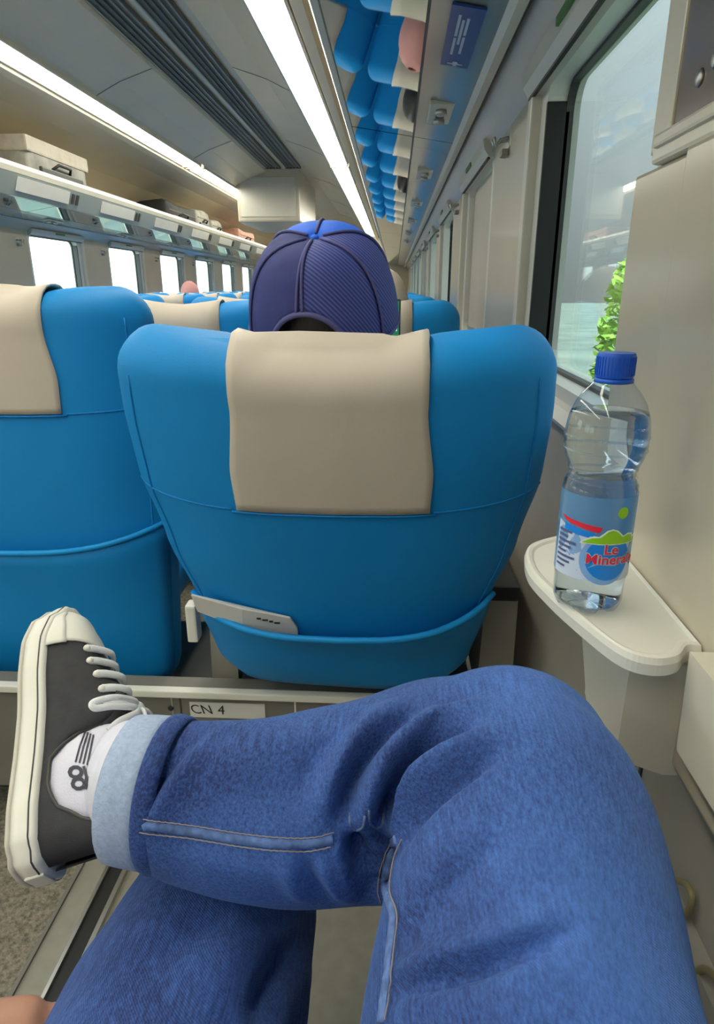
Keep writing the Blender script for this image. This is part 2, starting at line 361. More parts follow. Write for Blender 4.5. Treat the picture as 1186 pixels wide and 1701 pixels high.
# right pillar beside the traveller: mirror insert, ledge and groove
pp = box_obj('trim_5', .250, .279, .20, .735, 1.165, 1.185, M_CREAM2, None, .004); tag(pp, kind='structure')
box_obj('ledge_lip', .246, .258, .20, .725, 1.178, 1.19, M_CREAM2, pp, .003)
fr = box_obj('trim_6', .272, .28, .755, .805, 1.185, 1.43, M_CREAM2, None, .003); tag(fr, kind='structure')
br = box_obj('trim_7', .2745, .279, .22, .757, 1.197, 1.43, M_BROWN); tag(br, kind='structure')
for yy, zz in ((.705, 1.232), (.675, 1.238)):
    bm = bmesh.new(); lathe(bm, [(.0005, .003), (.006, .0025), (.008, 0)], 12, True); o = bm_obj('screw', bm, M_STEEL, br, True)
    o.matrix_local = Matrix.Translation((.2745, yy, zz)) @ Matrix.Rotation(-math.pi/2, 4, 'Y')
box_obj('red_sticker', .2735, .2746, .58, .64, 1.34, 1.385, M_RED, br)
gv = box_obj('trim_8', .258, .279, .6405, .650, .80, 1.165, M_BEAM); tag(gv, kind='structure')
gv = box_obj('trim_9', .246, .279, .20, .640, .66, 1.165, M_CREAM, None, .004); tag(gv, kind='structure')
gq = box_obj('trim_13', .258, .279, .6505, .800, .86, 1.165, M_CREAM, None, .004); tag(gq, kind='structure')
# lower wall furniture below the shelf
pn = box_obj('trim_10', .2775, .2805, .597, .602, .11, .80, M_CHAR); tag(pn, kind='structure')
pn = prism_obj('trim_11', [(.240, .695), (.232, .70), (.228, .79), (.281, .79), (.281, .67)], .15, .445, M_CREAM2); tag(pn, kind='structure')
pn = prism_obj('trim_12', [(.281, .507), (.266, .503), (.262, .48), (.255, .12), (.281, .10)], Y0, .50, M_WALLLOW); tag(pn, kind='structure')
# ------------------------------------------------------------------ light strips
def light_strip(y0, y1, s, label):
    t = thing('light_strip', label, 'ceiling light', (CX+s*.65, y0, 2.085), 'fluorescent strips along the ceiling')
    L = y1-y0
    bm = bmesh.new(); prism(bm, [(-.07, .012), (-.072, 0), (-.055, -.012), (0, -.018), (.055, -.012), (.072, 0), (.07, .012)], .0, L)
    bm_obj('diffuser', bm, M_LED, t)
    for sg in (-1, 1):
        box_obj('side_rail', sg*.072, sg*.085, 0, L, -.012, .012, M_CREAM2, t, .002)
    for yy in (0, L-.03): box_obj('end_cap', -.08, .08, yy, yy+.03, -.0195, .011, M_CREAM2, t, .003)
light_strip(-1.6, 6.35, 1, 'long glowing light strip above the capped man, nearest on the right')
light_strip(6.42, 11.9, 1, 'second glowing strip of the right ceiling light row')
light_strip(11.97, 14.4, 1, 'short farthest glowing strip of the right ceiling light row')
light_strip(-1.6, 6.35, -1, 'long glowing light strip above the left luggage rack, nearest')
light_strip(6.42, 9.3, -1, 'second glowing strip of the left ceiling light row')
light_strip(9.6, 14.0, -1, 'third farthest glowing strip of the left ceiling light row')
# ------------------------------------------------------------------ air vents in the ceiling
def air_vent(x0, x1, label):
    t = thing('air_vent', label, 'air vent', ((x0+x1)/2, Y0+.1, 2.24), 'ceiling air vents')
    L = 7.45-(Y0+.1); w = (x1-x0)/2
    box_obj('bed', -w, w, 0, L, -.004, .006, M_VENT, t)
    n = 5
    for k in range(n):
        xx = -w+.012+(2*w-.024)*k/(n-1); box_obj('slat', xx-.004, xx+.004, 0, L, -.012, -.002, M_VENTS if k not in (1, 2) else M_VENT, t)
    box_obj('end_bar', -w, w, L, L+.03, -.012, .006, M_CHAR, t)
air_vent(CX-.205, CX-.045, 'dark slatted air vent strip on the left of the ceiling centre')
air_vent(CX+.005, CX+.165, 'dark slatted air vent strip on the right of the ceiling centre')
cb = thing('ceiling_cabinet', 'cream box cabinet hanging from the ceiling between the light rows', 'cabinet', (-1.38, 7.65, 1.74))
box_obj('body', -.34, .34, 0, 1.5, 0, .52, M_CREAM, cb, .02); box_obj('door', -.30, .30, -.008, .004, .05, .44, M_CREAM2, cb, .006)
# ------------------------------------------------------------------ luggage racks
def rack(s, label):
    t = thing('luggage_rack', label, 'luggage rack', (0, 0, 0), 'overhead luggage racks')
    X = lambda x: fx(x, s)
    gap = .008; yy = Y0
    while yy < Y1-.1:                                   # tinted mirror panels under the rack
        y2 = min(yy+2.05, Y1)
        P = [(-.152, 1.55), (.048, 1.5185), (.048, 1.524), (-.152, 1.556)]
        prism_obj('mirror_panel', [(X(x), z) for x, z in P], yy+gap/2, y2-gap/2, M_MIRROR, t)
        P = [(.054, 1.5175), (.182, 1.497), (.182, 1.503), (.054, 1.5235)]
        prism_obj('service_panel', [(X(x), z) for x, z in P], yy+gap/2, y2-gap/2, M_GREYG, t)
        yy = y2
    prism_obj('joint_strip', [(X(x), z) for x, z in [(.047, 1.5195), (.055, 1.518), (.055, 1.526), (.047, 1.528)]], Y0, Y1, M_CHAR, t)
    prism_obj('shelf', [(X(x), z) for x, z in [(-.15, 1.557), (.274, 1.53), (.274, 1.60), (-.15, 1.63)]], Y0, Y1, M_GREYARM, t)
    prism_obj('fascia', [(X(x), z) for x, z in [(-.15, 1.545), (-.165, 1.548), (-.205, 1.66), (-.19, 1.665), (-.152, 1.565)]], Y0, Y1, M_GREYG if s < 0 else M_CREAM, t)
    prism_obj('top_rail', [(X(x), z) for x, z in [(-.205, 1.662), (-.212, 1.69), (-.20, 1.715), (-.182, 1.715), (-.175, 1.69), (-.188, 1.662)]], Y0, Y1, M_CREAM2, t)
    if s < 0:
        for k in range(10):
            a = .6+1.115*k-.01
            bm = bmesh.new(); prism(bm, [(X(x), z) for x, z in [(-.178, 1.575), (-.202, 1.648), (-.207, 1.646), (-.183, 1.573)]], a, a+.62)
            bm_obj('label_holder', bm, M_WHITE, t)
            for q in (0, 1):
                prism_obj('holder_clip', [(X(x), z) for x, z in [(-.18, 1.58), (-.20, 1.64), (-.205, 1.638), (-.185, 1.578)]], a+.66+.06*q, a+.69+.06*q, M_CHAR, t)
    for k in range(9):
        a = .5+1.9*k
        P = [(.05, 1.60), (.274, 1.60), (.274, 1.75), (.25, 1.75)]
        prism_obj('bracket', [(X(x), z) for x, z in P], a, a+.03, M_GREYARM, t)
    return t
rack(1, 'overhead rack on the right with dark mirrored underside reflecting the seats')
rack(-1, 'long left luggage rack with white label holders and bags on it')
# reading lamp clusters under the racks
def lamp_cluster(y, s, label):
    t = thing('reading_lamp', label, 'reading lamp', (fx(.115, s), y, 1.5075), 'reading lamp panels under the racks')
    box_obj('base_plate', -.032, .032, -.11, .11, -.006, .004, M_CREAM2, t, .002)
    for k in (-1, 1):
        bm = bmesh.new(); lathe(bm, [(.014, 0), (.016, -.012), (.011, -.016), (.004, -.015)], 14); o = bm_obj('lamp', bm, M_STEEL, t, True); o.location = (0, .05*k, -.004)
    box_obj('switch', -.012, .012, -.02, .02, -.010, -.004, M_CHAR, t, .002)
for k in range(6):
    lamp_cluster(2.05+1.0*k, 1, 'small chrome reading lamp panel under right rack, %s along' % ['first', 'second', 'third', 'fourth', 'fifth', 'sixth'][k])
for k in range(5):
    lamp_cluster(4.9+1.3*k, -1, 'small reading lamp panel under the left rack, %s along' % ['first', 'second', 'third', 'fourth', 'fifth'][k])
# blue safety sign on the service panel
sg = thing('safety_sign', 'dark blue sign with white lettering and figure under right rack', 'sign', (.118, 1.48, 1.5035))
sg.rotation_euler = (0, math.radians(9.1), 0)
box_obj('plate', -.030, .030, -.155, .155, -.0035, .0005, M_SIGN, sg)
for xx, ya, yb in ((-.012, -.12, -.02), (-.012, -.01, .08), (-.004, -.10, .02), (.004, -.11, -.03), (.004, -.02, .07)):
    box_obj('lettering_line', xx-.0025, xx+.0025, ya, yb, -.0045, -.0036, M_SIGNW, sg)
bm = bmesh.new(); lathe(bm, [(.0005, 0), (.006, 0), (.006, .001), (.0005, .001)], 10); o = bm_obj('figure_head', bm, M_SIGNW, sg); o.location = (.0, .125, -.0048)
bm = bmesh.new(); box(bm, -.016, .016, .132, .138, -.0045, -.0036); o = bm_obj('figure_arm', bm, M_SIGNW, sg)
box_obj('figure_body', -.004, .004, .128, .148, -.0046, -.0036, M_SIGNW, sg)
# ------------------------------------------------------------------ seats
def lerp_prof(P, h):
    if h <= P[0][0]: return P[0][1]
    for (a, va), (b, vb) in zip(P, P[1:]):
        if h <= b:
            t = (h-a)/(b-a); t = t*t*(3-2*t)*.5+t*.5; return va+(vb-va)*t
    return P[-1][1]
def make_seat(name, label, H, W, cream_h, hem_h, zp, recline, thick=.115, pocket=True, hi=True, group=None, curl=.05):
    """W: list of (h, half width). Local frame: x across, y forward, z up; rear of the back at y=0."""
    root = thing(name, label, 'seat', (0, 0, 0), group)
    NS = 56 if hi else 32; NH = 34 if hi else 18
    Rm = Matrix.Translation((0, 0, zp)) @ Matrix.Rotation(math.radians(recline), 4, 'X')
    bm = bmesh.new(); rings = []
    rc, rt = .062, .042
    hs = [H*k/NH for k in range(NH)]; hs = [h for h in hs if h < H-rc] + [H-rc+rc*math.sin(math.pi/2*k/9) for k in range(10)]
    for h in hs:
        w = lerp_prof(W, h); T = thick*(.75+.25*min(1, h/.15))
        if h > H-rc:
            q = (h-(H-rc))/rc; e = math.sqrt(max(0, 1-q*q)); w = w-rc*.95+rc*.95*e
        if h > H-rt:
            q = (h-(H-rt))/rt; e = math.sqrt(max(0.0, 1-q*q)); T = T*(.25+.75*e)
        if h < .05: 
            q = 1-h/.05; w = w-.02*q*q
        ring = []
        for k in range(NS):
            a = 2*math.pi*k/NS; ca, sa = math.cos(a), math.sin(a)
            x = w*math.copysign(abs(ca)**.55, ca); y = T/2*math.copysign(abs(sa)**.6, sa)
            u = abs(x)/max(w, .01)
            y += thick/2 + curl*u**3*min(1, h/(H*.55)) - .010*(1-u*u)*math.sin(math.pi*min(1, h/H))
            top = max(0, (h-(H-.20))/.20); dip = -.020*math.exp(-(x/.115)**4)*top**2
            ring.append(bm.verts.new((x, y, h+dip)))
        rings.append(ring)
    for A, B in zip(rings, rings[1:]):
        for k in range(NS): bm.faces.new((A[k], A[(k+1) % NS], B[(k+1) % NS], B[k]))
    bm.faces.new(rings[0][::-1]); bm.faces.new(rings[-1])
    bmesh.ops.recalc_face_normals(bm, faces=bm.faces[:])
    tree = BVHTree.FromBMesh(bm)
    def rear(x, h, off=0.0):
        hit = tree.ray_cast(Vector((x, -1, h)), Vector((0, 1, 0)))
        if hit[0] is None:
            q = tree.find_nearest(Vector((x, .02, h))); return q[0] + q[1]*off
        n = hit[1]
        return hit[0] + n*off
    o = bm_obj('backrest', bm, M_BLUE, root, True); o.matrix_local = Rm
    # cream headrest cover wrapping over the top
    NC = 26 if hi else 6; cols = []
    def half(h): return lerp_prof([(cream_h, .137), (cream_h+.06, .139), (H-.075, .128), (H, .127)], h)
    for i in range(NC+1):
        u = -1+2*i/NC; colp = []
        for k in range(13):
            h = cream_h+(H-.075-cream_h)*k/12; colp.append(rear(u*half(h), h, .0045))
        c = Vector((u*.128, thick*.5, H-.075))
        for k in range(1, 15):
            a = math.radians(180-180*k/14); d = Vector((0, math.cos(a), math.sin(a)))
            hit = tree.ray_cast(c+d*.5, -d)
            if hit[0] is not None: colp.append(hit[0]+hit[1]*.0055+Vector((0, 0, .007*math.sin(a)**6)))
            else: colp.append(c+d*.06)
        cols.append(colp)
    bm = bmesh.new(); grid(bm, cols)
    # turn the edges down into the seat
    o = bm_obj('headrest_cover', bm, M_LEATHER, root, True); o.matrix_local = Rm
    md = o.modifiers.new('thick', 'SOLIDIFY'); md.thickness = .004; md.offset = -1
    # seams
    def seam(nm, pts, r, m):
        q = tube_obj(nm, pts, r, m, root, 6 if hi else 4); q.matrix_local = Rm
    for sgn in (-1, 1):
        w1 = lerp_prof(W, cream_h)
        seam('cross_seam', [rear(sgn*(.143+(w1*.985-.143)*k/10), cream_h-.002, .0004) for k in range(11)], .0016, M_BLUED)
        if hi: seam('side_piping', [rear(sgn*lerp_prof(W, h)*.90, h, .0003) for h in [hem_h+(H-.05-hem_h)*k/22 for k in range(23)]], .0018, M_BLUED)
    seam('cross_seam', [rear(-.145+.29*k/10, cream_h-.004, .003) for k in range(11)], .0020, M_BLUED)
    # pocket
    if pocket:
        NP = 28 if hi else 12; rows = []; hem = []
        def hm(u): return hem_h+.020*abs(u)**3+.006*u
        for j in range(11):
            v = j/10; row = []
            for i in range(NP+1):
                u = -1+2*i/NP; h = .004+(hm(u)-.004)*v
                w = lerp_prof(W, h)*.975
                if h < .05: w -= .02*(1-h/.05)**2
                p = rear(u*w, h, .004); edge = max(0, 1-abs(u)**4)
                p = p + Vector((0, -.024*edge*(.25+.75*v**1.5)-.004*edge*math.sin(v*7+u*2), 0)); row.append(p)
            rows.append(row)
        bm = bmesh.new(); grid(bm, rows); o = bm_obj('seat_pocket', bm, M_BLUE, root, True); o.matrix_local = Rm
        md = o.modifiers.new('thick', 'SOLIDIFY'); md.thickness = .004; md.offset = 0
        hemo = tube_obj('pocket_hem', [p+Vector((0, -.001, 0)) for p in rows[-1]], .0055, M_BLUEH, o, 8)
    # cushion
    bm = bmesh.new(); box(bm, -.245, .245, .13, .60, .37, .47, .035); o = bm_obj('cushion', bm, M_BLUE, root, True)
    root['_w'] = 0; del root['_w']
    return root
W_FRONT = [(0, .205), (.05, .224), (.17, .252), (.28, .288), (.395, .311), (.50, .312), (.57, .307), (.659, .302)]
front_seat = make_seat('train_seat', 'blue seat back with wide cream headrest in front of the knee, brochure in pocket', .624, W_FRONT, .394, .166, .375, 17)
front_seat.location = (-.083, .9927, 0)
W_UP = [(0, .272), (.2, .278), (.40, .284), (.55, .284), (.64, .280), (.74, .276), (.80, .272)]
left_seat = make_seat('train_seat', 'upright blue and cream seat left of the front seat, behind the sneaker', .80, W_UP, .592, .335, .250, 3, curl=.06)
left_seat.location = (-.722, 1.145, 0)
row_seat = make_seat('train_seat', 'x', .70, W_UP, .465, .20, .31, 6, hi=False)
SX = {'rw': -.075, 'ra': -.66, 'la': 2*CX+.66, 'lw': 2*CX+.075}
NAMES = {'rw': 'right window', 'ra': 'right aisle', 'la': 'left aisle', 'lw': 'left window'}
ORD = ['first', 'second', 'third', 'fourth', 'fifth', 'sixth', 'seventh', 'eighth', 'ninth', 'tenth', 'eleventh', 'twelfth']
PITCH = .95
first = True
for k in range(0, 12):
    for key in ('rw', 'ra', 'la', 'lw'):
        if k == 0 and key in ('rw', 'ra'): continue
        o = row_seat if first else copy_tree(row_seat); first = False
        o.location = (SX[key], 1.145+PITCH*k, 0); 
        o['label'] = ('blue and cream %s seat in the front seats\' row across the aisle' % NAMES[key]) if k == 0 else 'blue and cream %s seat, %s row ahead of the capped man' % (NAMES[key], ORD[k-1])
        o['group'] = 'train seats in rows ahead'
own = copy_tree(row_seat); own.location = (-.02, -.345, 0); own['label'] = 'blue seat the photographer in jeans sits on'; own['group'] = 'train seats in rows ahead'
# frames that carry each pair of seats
def pair_frame(x0, x1, xm, yb, label, detail=False):
    t = thing('seat_frame', label, 'seat frame', (0, yb, 0), 'steel frames under the seat pairs')
    box_obj('beam', x0, x1, .0, .05, .10, .338, M_BEAM, t, .004); box_obj('cross_member', x0, x1, .05, .50, .10, .21, M_CHAR, t)
    box_obj('top_lip', x0, x1, -.012, .006, .330, .345, M_WHITE, t, .003)
    box_obj('pedestal', x0+.1, x0+.2, .1, .4, 0, .12, M_CHAR, t, .01); box_obj('pedestal', x1-.2, x1-.1, .1, .4, 0, .12, M_CHAR, t, .01)
    for xx, wd in ((xm, .027), (x1+.022, .034), (x0-.02, .027)):
        prism_obj('arm_panel', [(xx-wd, .30), (xx+wd, .30), (xx+wd*.96, .50), (xx-wd*.8, .50)], .085, .48, M_GREYARM, t)
        box_obj('arm_pad', xx-wd*.86, xx+wd, .08, .46, .50, .53, M_DARK, t, .006)
    if detail:
        st = box_obj('sticker', -.372, -.229, -.0015, .0, .283, .316, M_PAPER, t)
        text_obj('lettering', 'CN', .028, M_INK, st, Matrix.Translation((-.347, -.0022, .300)) @ Matrix.Rotation(math.pi/2, 4, 'X'), shear=-.3)
        text_obj('lettering', '4', .028, M_INK, st, Matrix.Translation((-.312, -.0022, .300)) @ Matrix.Rotation(math.pi/2, 4, 'X'))
        box_obj('joint', -.1735, -.1705, -.001, .001, .12, .33, M_WHITE, t); box_obj('joint', -.407, -.404, -.001, .001, .12, .33, M_STEEL, t); box_obj('joint', -.391, -.388, -.001, .001, .12, .33, M_CHAR, t)
        bm = bmesh.new(); lathe(bm, [(.001, .003), (.005, .002), (.006, 0)], 10); o = bm_obj('bolt', bm, M_DARK, t, True); o.matrix_local = Matrix.Translation((-.409, 0, .300)) @ Matrix.Rotation(math.pi/2, 4, 'X')
        box_obj('hinge_cover', -.372, -.352, .02, .05, .43, .505, M_WHITE, t, .004)
        tube_obj('recline_lever', [(.225, .2, .535), (.24, .2, .60), (.235, .2, .64)], .004, M_CHAR, t, 6)
    return t
pf = pair_frame(-.99, .185, -.325, 1.022, 'grey steel beam with white lip under the front seat pair', True)
for k in range(0, 12):
    for key, xs in (('right', (-.95, .19, -.368)), ('left', (2*CX-.19, 2*CX+.95, 2*CX+.368))):
        if k == 0 and key == 'right': continue
        pair_frame(xs[0]+.02, xs[1]-.02, xs[2], 1.145+PITCH*k+.02, 'steel frame under the %s seat pair, %s row of the carriage from here' % (key, ORD[k]))
# brochure in the front pocket
bro = thing('brochure', 'white folded brochure sticking out of the front seat pocket', 'brochure', (-.079, .9927, .375))
bro.rotation_euler = (math.radians(17), 0, 0)
bm = bmesh.new()
P = [(-.243, .130), (-.095, .095), (-.082, .158), (-.10, .176), (-.16, .184), (-.235, .196)]
P = [(-.236, .180), (-.16, .158), (-.070, .148), (-.070, .162), (-.080, .187), (-.155, .205), (-.240, .217)]
vs = [bm.verts.new((x, -.0125+.25*max(0, -.17-x)-.06*max(0, z-.16), z)) for x, z in P]; bm.faces.new(vs)
r = bmesh.ops.extrude_face_region(bm, geom=bm.faces[:]); bmesh.ops.translate(bm, verts=[v for v in r['geom'] if isinstance(v, bmesh.types.BMVert)], vec=(0, .004, 0))
bm_obj('cover', bm, M_PAPER, bro)
for k, (xa, xb) in enumerate(((-.142, -.135), (-.133, -.124), (-.122, -.116), (-.114, -.105))):
    box_obj('print_mark', xa+.008, xb+.008, -.0150, -.0138, .1835-.006*k*.5, .1865-.006*k*.5, M_INK, bro)
# ------------------------------------------------------------------ people ahead
def ellip(bm, c, r, seg=20):
    q = bmesh.ops.create_uvsphere(bm, u_segments=seg, v_segments=seg//2+2, radius=1.0)
    for v in q['verts']: v.co = Vector((c[0]+v.co.x*r[0], c[1]+v.co.y*r[1], c[2]+v.co.z*r[2]))
    return q['verts']
def loft(bm, P, n=8, seg=20):
    C = catmull(P, n); tube(bm, [Vector(c[:3]) for c in C], [max(.002, c[3]) for c in C], seg)
    ellip(bm, P[0][:3], (P[0][3]*.98,)*3, 14); ellip(bm, P[-1][:3], (P[-1][3]*.98,)*3, 14)
def finger(bm, P, r0, r1):
    n = len(P); loft(bm, [tuple(p)+(r0+(r1-r0)*i/(n-1),) for i, p in enumerate(P)], 4, 10)
def person_body(name, parent, shirt, hold=None, voxel=.009):
    """seated body, head centre at local origin, facing +y"""
    bm = bmesh.new()
    ellip(bm, (0, .005, .0), (.076, .095, .112)); ellip(bm, (0, .06, -.045), (.055, .05, .065))
    ellip(bm, (0, .105, -.02), (.012, .016, .022), 10); ellip(bm, (0, .095, -.062), (.024, .014, .010), 10)
    for s in (-1, 1):
        ellip(bm, (s*.083, -.005, -.015), (.010, .020, .033), 10); ellip(bm, (s*.032, .088, .012), (.013, .010, .008), 10)
    loft(bm, [(0, -.01, -.08, .052), (0, -.02, -.15, .055), (0, -.03, -.19, .075)])
    loft(bm, [(0, -.035, -.24, .10), (0, -.03, -.33, .13), (0, -.02, -.48, .135), (0, .0, -.58, .14)])
    loft(bm, [(-.16, -.03, -.235, .06), (0, -.03, -.215, .07), (.16, -.03, -.235, .06)])
    hands = hold or [(-.10, .34, -.46), (.10, .34, -.46)]
    for s, hp in zip((-1, 1), hands):
        loft(bm, [(s*.175, -.03, -.245, .056), (s*.21, .05, -.40, .047), (s*.215, .10, -.47, .042)])
        loft(bm, [(s*.215, .10, -.47, .042), ((s*.215+hp[0])/2, (.10+hp[1])/2, (-.47+hp[2])/2, .038), (hp[0], hp[1]-.03, hp[2]-.02, .027)])
        ellip(bm, hp, (.02, .035, .042), 12)
        for q in range(4): finger(bm, [(hp[0]-s*.0, hp[1]+.01, hp[2]+.028-.02*q), (hp[0]-s*.03, hp[1]+.035, hp[2]+.03-.02*q), (hp[0]-s*.055, hp[1]+.025, hp[2]+.028-.019*q)], .0095, .008)
        finger(bm, [(hp[0], hp[1]-.02, hp[2]+.02), (hp[0]-s*.02, hp[1]-.02, hp[2]+.055), (hp[0]-s*.035, hp[1]-.008, hp[2]+.065)], .011, .009)
        loft(bm, [(s*.09, .02, -.60, .095), (s*.10, .25, -.60, .085), (s*.10, .44, -.60, .068)]); loft(bm, [(s*.10, .44, -.60, .066), (s*.10, .47, -.80, .055), (s*.10, .46, -.96, .042)])
        loft(bm, [(s*.10, .44, -.98, .035), (s*.11, .58, -1.0, .032)])
    for v in bm.verts:
        if v.co.z < -.12: v.co.y += min(.30*(-.12-v.co.z), .16)
    me = remeshed(bm, voxel, 3, name)
    me.materials.clear()
    for m in (M_SKIN, shirt, MATS['trouser_dark']): me.materials.append(m)
    hv = [Vector((h[0], h[1]+min(.30*max(0, -.12-h[2]), .16), h[2])) for h in hands]
    for p in me.polygons:
        c = p.center
        if c.z > -.155: i = 0
        elif min((c-h).length for h in hv) < .085: i = 0
        elif c.z < -.53: i = 2
        else: i = 1
        p.material_index = i; p.use_smooth = True
    return link(bpy.data.objects.new('body', me), parent)
mat('trouser_dark', (.03, .035, .05, 1), .8)
def scalp(bm, r, zmin, back=0.0):
    vs = ellip(bm, (0, 0, 0), r, 28)
    dele = [v for v in vs if v.co.z < zmin(v.co)]
    bmesh.ops.delete(bm, geom=dele, context='VERTS')
def hair_obj(parent, m, long=False):
    bm = bmesh.new(); scalp(bm, (.088, .108, .124), lambda c: (-.035 if c.y < .0 else -.03+1.1*max(0, c.y)) if not long else (-.2))
    o = bm_obj('hair', bm, m, parent, True); md = o.modifiers.new('t', 'SOLIDIFY'); md.thickness = .012; md.offset = -1
    return o
def hijab_obj(parent, m):
    bm = bmesh.new()
    rows = []
    for j in range(15):
        a = math.pi/2-j/14*2.2; zc = .125*math.sin(a) if a > -.6 else None
        z = .125-(j/14)**1.15*.42; rr = 1.0
        if z > -.05: q = math.sqrt(max(.0, 1-(z/.128)**2)); w = .095*max(.05, q); d = .118*max(.05, q)
        else: t = (-.05-z)/.25; w = .088+.13*t**1.2; d = .108+.05*t
        row = []
        for k in range(37):
            an = math.radians(-40+ (360-100)*k/36 + 180+0) if z < .06 and z > -.10 else math.radians(90+360*k/36)
            if z < .06 and z > -.10: an = math.radians(90+42+(360-84)*k/36)
            row.append((w*math.cos(an), d*math.sin(an)-.005, z))
        rows.append(row)
    grid(bm, rows); o = bm_obj('headscarf', bm, m, parent, True); md = o.modifiers.new('t', 'SOLIDIFY'); md.thickness = .006
    return o
M_SHIRT = {k: mat('shirt_'+k, c, .85) for k, c in dict(grey=(.12, .12, .13, 1), white=(.6, .58, .55, 1), pink=(.55, .22, .24, 1), navy=(.03, .04, .12, 1)).items()}
# man with the cap
man = thing('person', 'person in a navy mesh-back cap looking at a phone, front seat', 'person', (-.112, 1.075, 1.012))
man_body = person_body('man_body', man, M_SHIRT['grey'], [(-.05, .34, -.30), (.115, .30, -.125)], .007)
M_CAPD = mat('cap_navy', (.036, .043, .17, 1), .8, var=.12, vscale=40, bump=.3, bscale=800)
M_CAPB = mat('cap_blue', (.006, .12, .72, 1), .7, bump=.3, bscale=800)
M_CAPS = mat('cap_seam', (.085, .085, .24, 1), .7)
def cap_mesh_mat():
    m = mat('cap_mesh', (.03, .045, .22, 1), .7); t = m.node_tree; b = t.nodes['Principled BSDF']
    co = t.nodes.new('ShaderNodeTexCoord'); w = t.nodes.new('ShaderNodeTexWave'); w.bands_direction = 'DIAGONAL'; w.inputs['Scale'].default_value = 75; w.inputs['Distortion'].default_value = .4
    r = t.nodes.new('ShaderNodeValToRGB'); r.color_ramp.elements[0].color = (.022, .030, .13, 1); r.color_ramp.elements[1].color = (.075, .10, .38, 1)
    t.links.new(co.outputs['Object'], w.inputs[0]); t.links.new(w.outputs['Fac'], r.inputs[0]); t.links.new(r.outputs[0], b.inputs['Base Color'])
    return m
M_CAPM = cap_mesh_mat()
def cap_pt(az, el, off=0.0):   # az 0 = back (-y), el 0 = rim, 90 = crown
    e = math.radians(el); a = math.radians(az)
    ce_ = max(.0, math.cos(e))**.66; rx, ry, rz = .117+off, .132+off, .136+off
    fr_ = max(0, -math.cos(a))
    return Vector((rx*ce_*math.sin(a), -ry*ce_*math.cos(a)-.030*math.sin(e)**3, -.018+rz*math.sin(e)+.020*fr_*max(0, math.sin(2*e))))
cap_root = bpy.data.objects.new('cap', None); link(cap_root, man); cap_root.rotation_euler = (math.radians(20), 0, math.radians(-4)); cap_root.location = (0, 0, .006); tag(cap_root, 'navy mesh-back baseball cap')
edges = [-178, -120, -60, -6, 58, 118, 182]
def open_el(az):   # arch opening at the back
    d = abs(az-(-2))
    return 27*math.sqrt(max(0, 1-(d/28)**2)) if d < 28 else 0
for i, (a0, a1) in enumerate(zip(edges, edges[1:])):
    bm = bmesh.new(); rows = []
    for k in range(15):
        az = a0+(a1-a0)*k/14; lo = open_el(az)
        rows.append([cap_pt(az, lo+(89.5-lo)*(j/14), .0015*math.sin(math.pi*k/14)) for j in range(15)])
    grid(bm, rows)
    front = i in (0, 5)
    o = bm_obj('panel', bm, M_CAPB if front else (M_CAPM if i in (3, 4) else M_CAPD), cap_root, True)
    md = o.modifiers.new('t', 'SOLIDIFY'); md.thickness = .002
for az in edges[:-1]:
    lo = open_el(az)
    for da in (-2.4, 2.4) if az == -6 else (0,):
        tube_obj('seam', [cap_pt(az+da*(1-.8*j/16), lo+(88-lo)*j/16, .002) for j in range(17)], .0022, M_CAPS, cap_root, 6)
tube_obj('opening_edge', [cap_pt(-34+64*k/24, open_el(-34+64*k/24), .002) for k in range(25)], .004, M_CAPS, cap_root, 6)
tube_obj('rim', [cap_pt(30+300*k/40, .5, .001) for k in range(41)], .003, M_CAPS, cap_root, 6)
tube_obj('strap', [cap_pt(-40+76*k/16, 0, .003) for k in range(17)], .007, M_CAPD, cap_root, 8, flat=.3)
bm = bmesh.new(); ellip(bm, (0, -.030, .119), (.007, .007, .004), 10); bm_obj('button', bm, M_CAPB, cap_root, True)
bm = bmesh.new(); rows = []
for k in range(17):
    az = 112+136*k/16; p = cap_pt(az, 1); q = Vector((p.x*1.02, p.y+.075*math.sin(math.pi*k/16)**.6, p.z-.012)); rows.append([p, (p+q)/2+Vector((0, 0, .004)), q])
grid(bm, rows); o = bm_obj('visor', bm, M_CAPB, cap_root, True); md = o.modifiers.new('t', 'SOLIDIFY'); md.thickness = .004
bm = bmesh.new(); scalp(bm, (.092, .112, .118), lambda c: -.07 if c.y < .01 else .01+.8*c.y); o = bm_obj('hair', bm, M_HAIR, man, True)
# phone held by the man
ph = thing('smartphone', 'smartphone with green chat screen held beyond the cap', 'phone', (-.024, 1.44, .955))
M_SCR = mat('phone_screen', (.01, .08, .04, 1), .2, emis=(.02, .22, .10, 1), estr=.5); M_BUB = mat('phone_bubble', (.5, .6, .55, 1), .3, emis=(.7, .9, .8, 1), estr=.6)
box_obj('case', -.037, .037, 0, .009, -.075, .075, M_DARK, ph, .004); box_obj('screen', -.034, .034, -.001, .002, -.071, .071, M_SCR, ph)
for k in range(7): box_obj('chat_bubble', .0-.026*(k % 2), .030-.022*(k % 2), -.0018, -.0008, .058-.02*k-.008, .058-.02*k, M_BUB, ph)
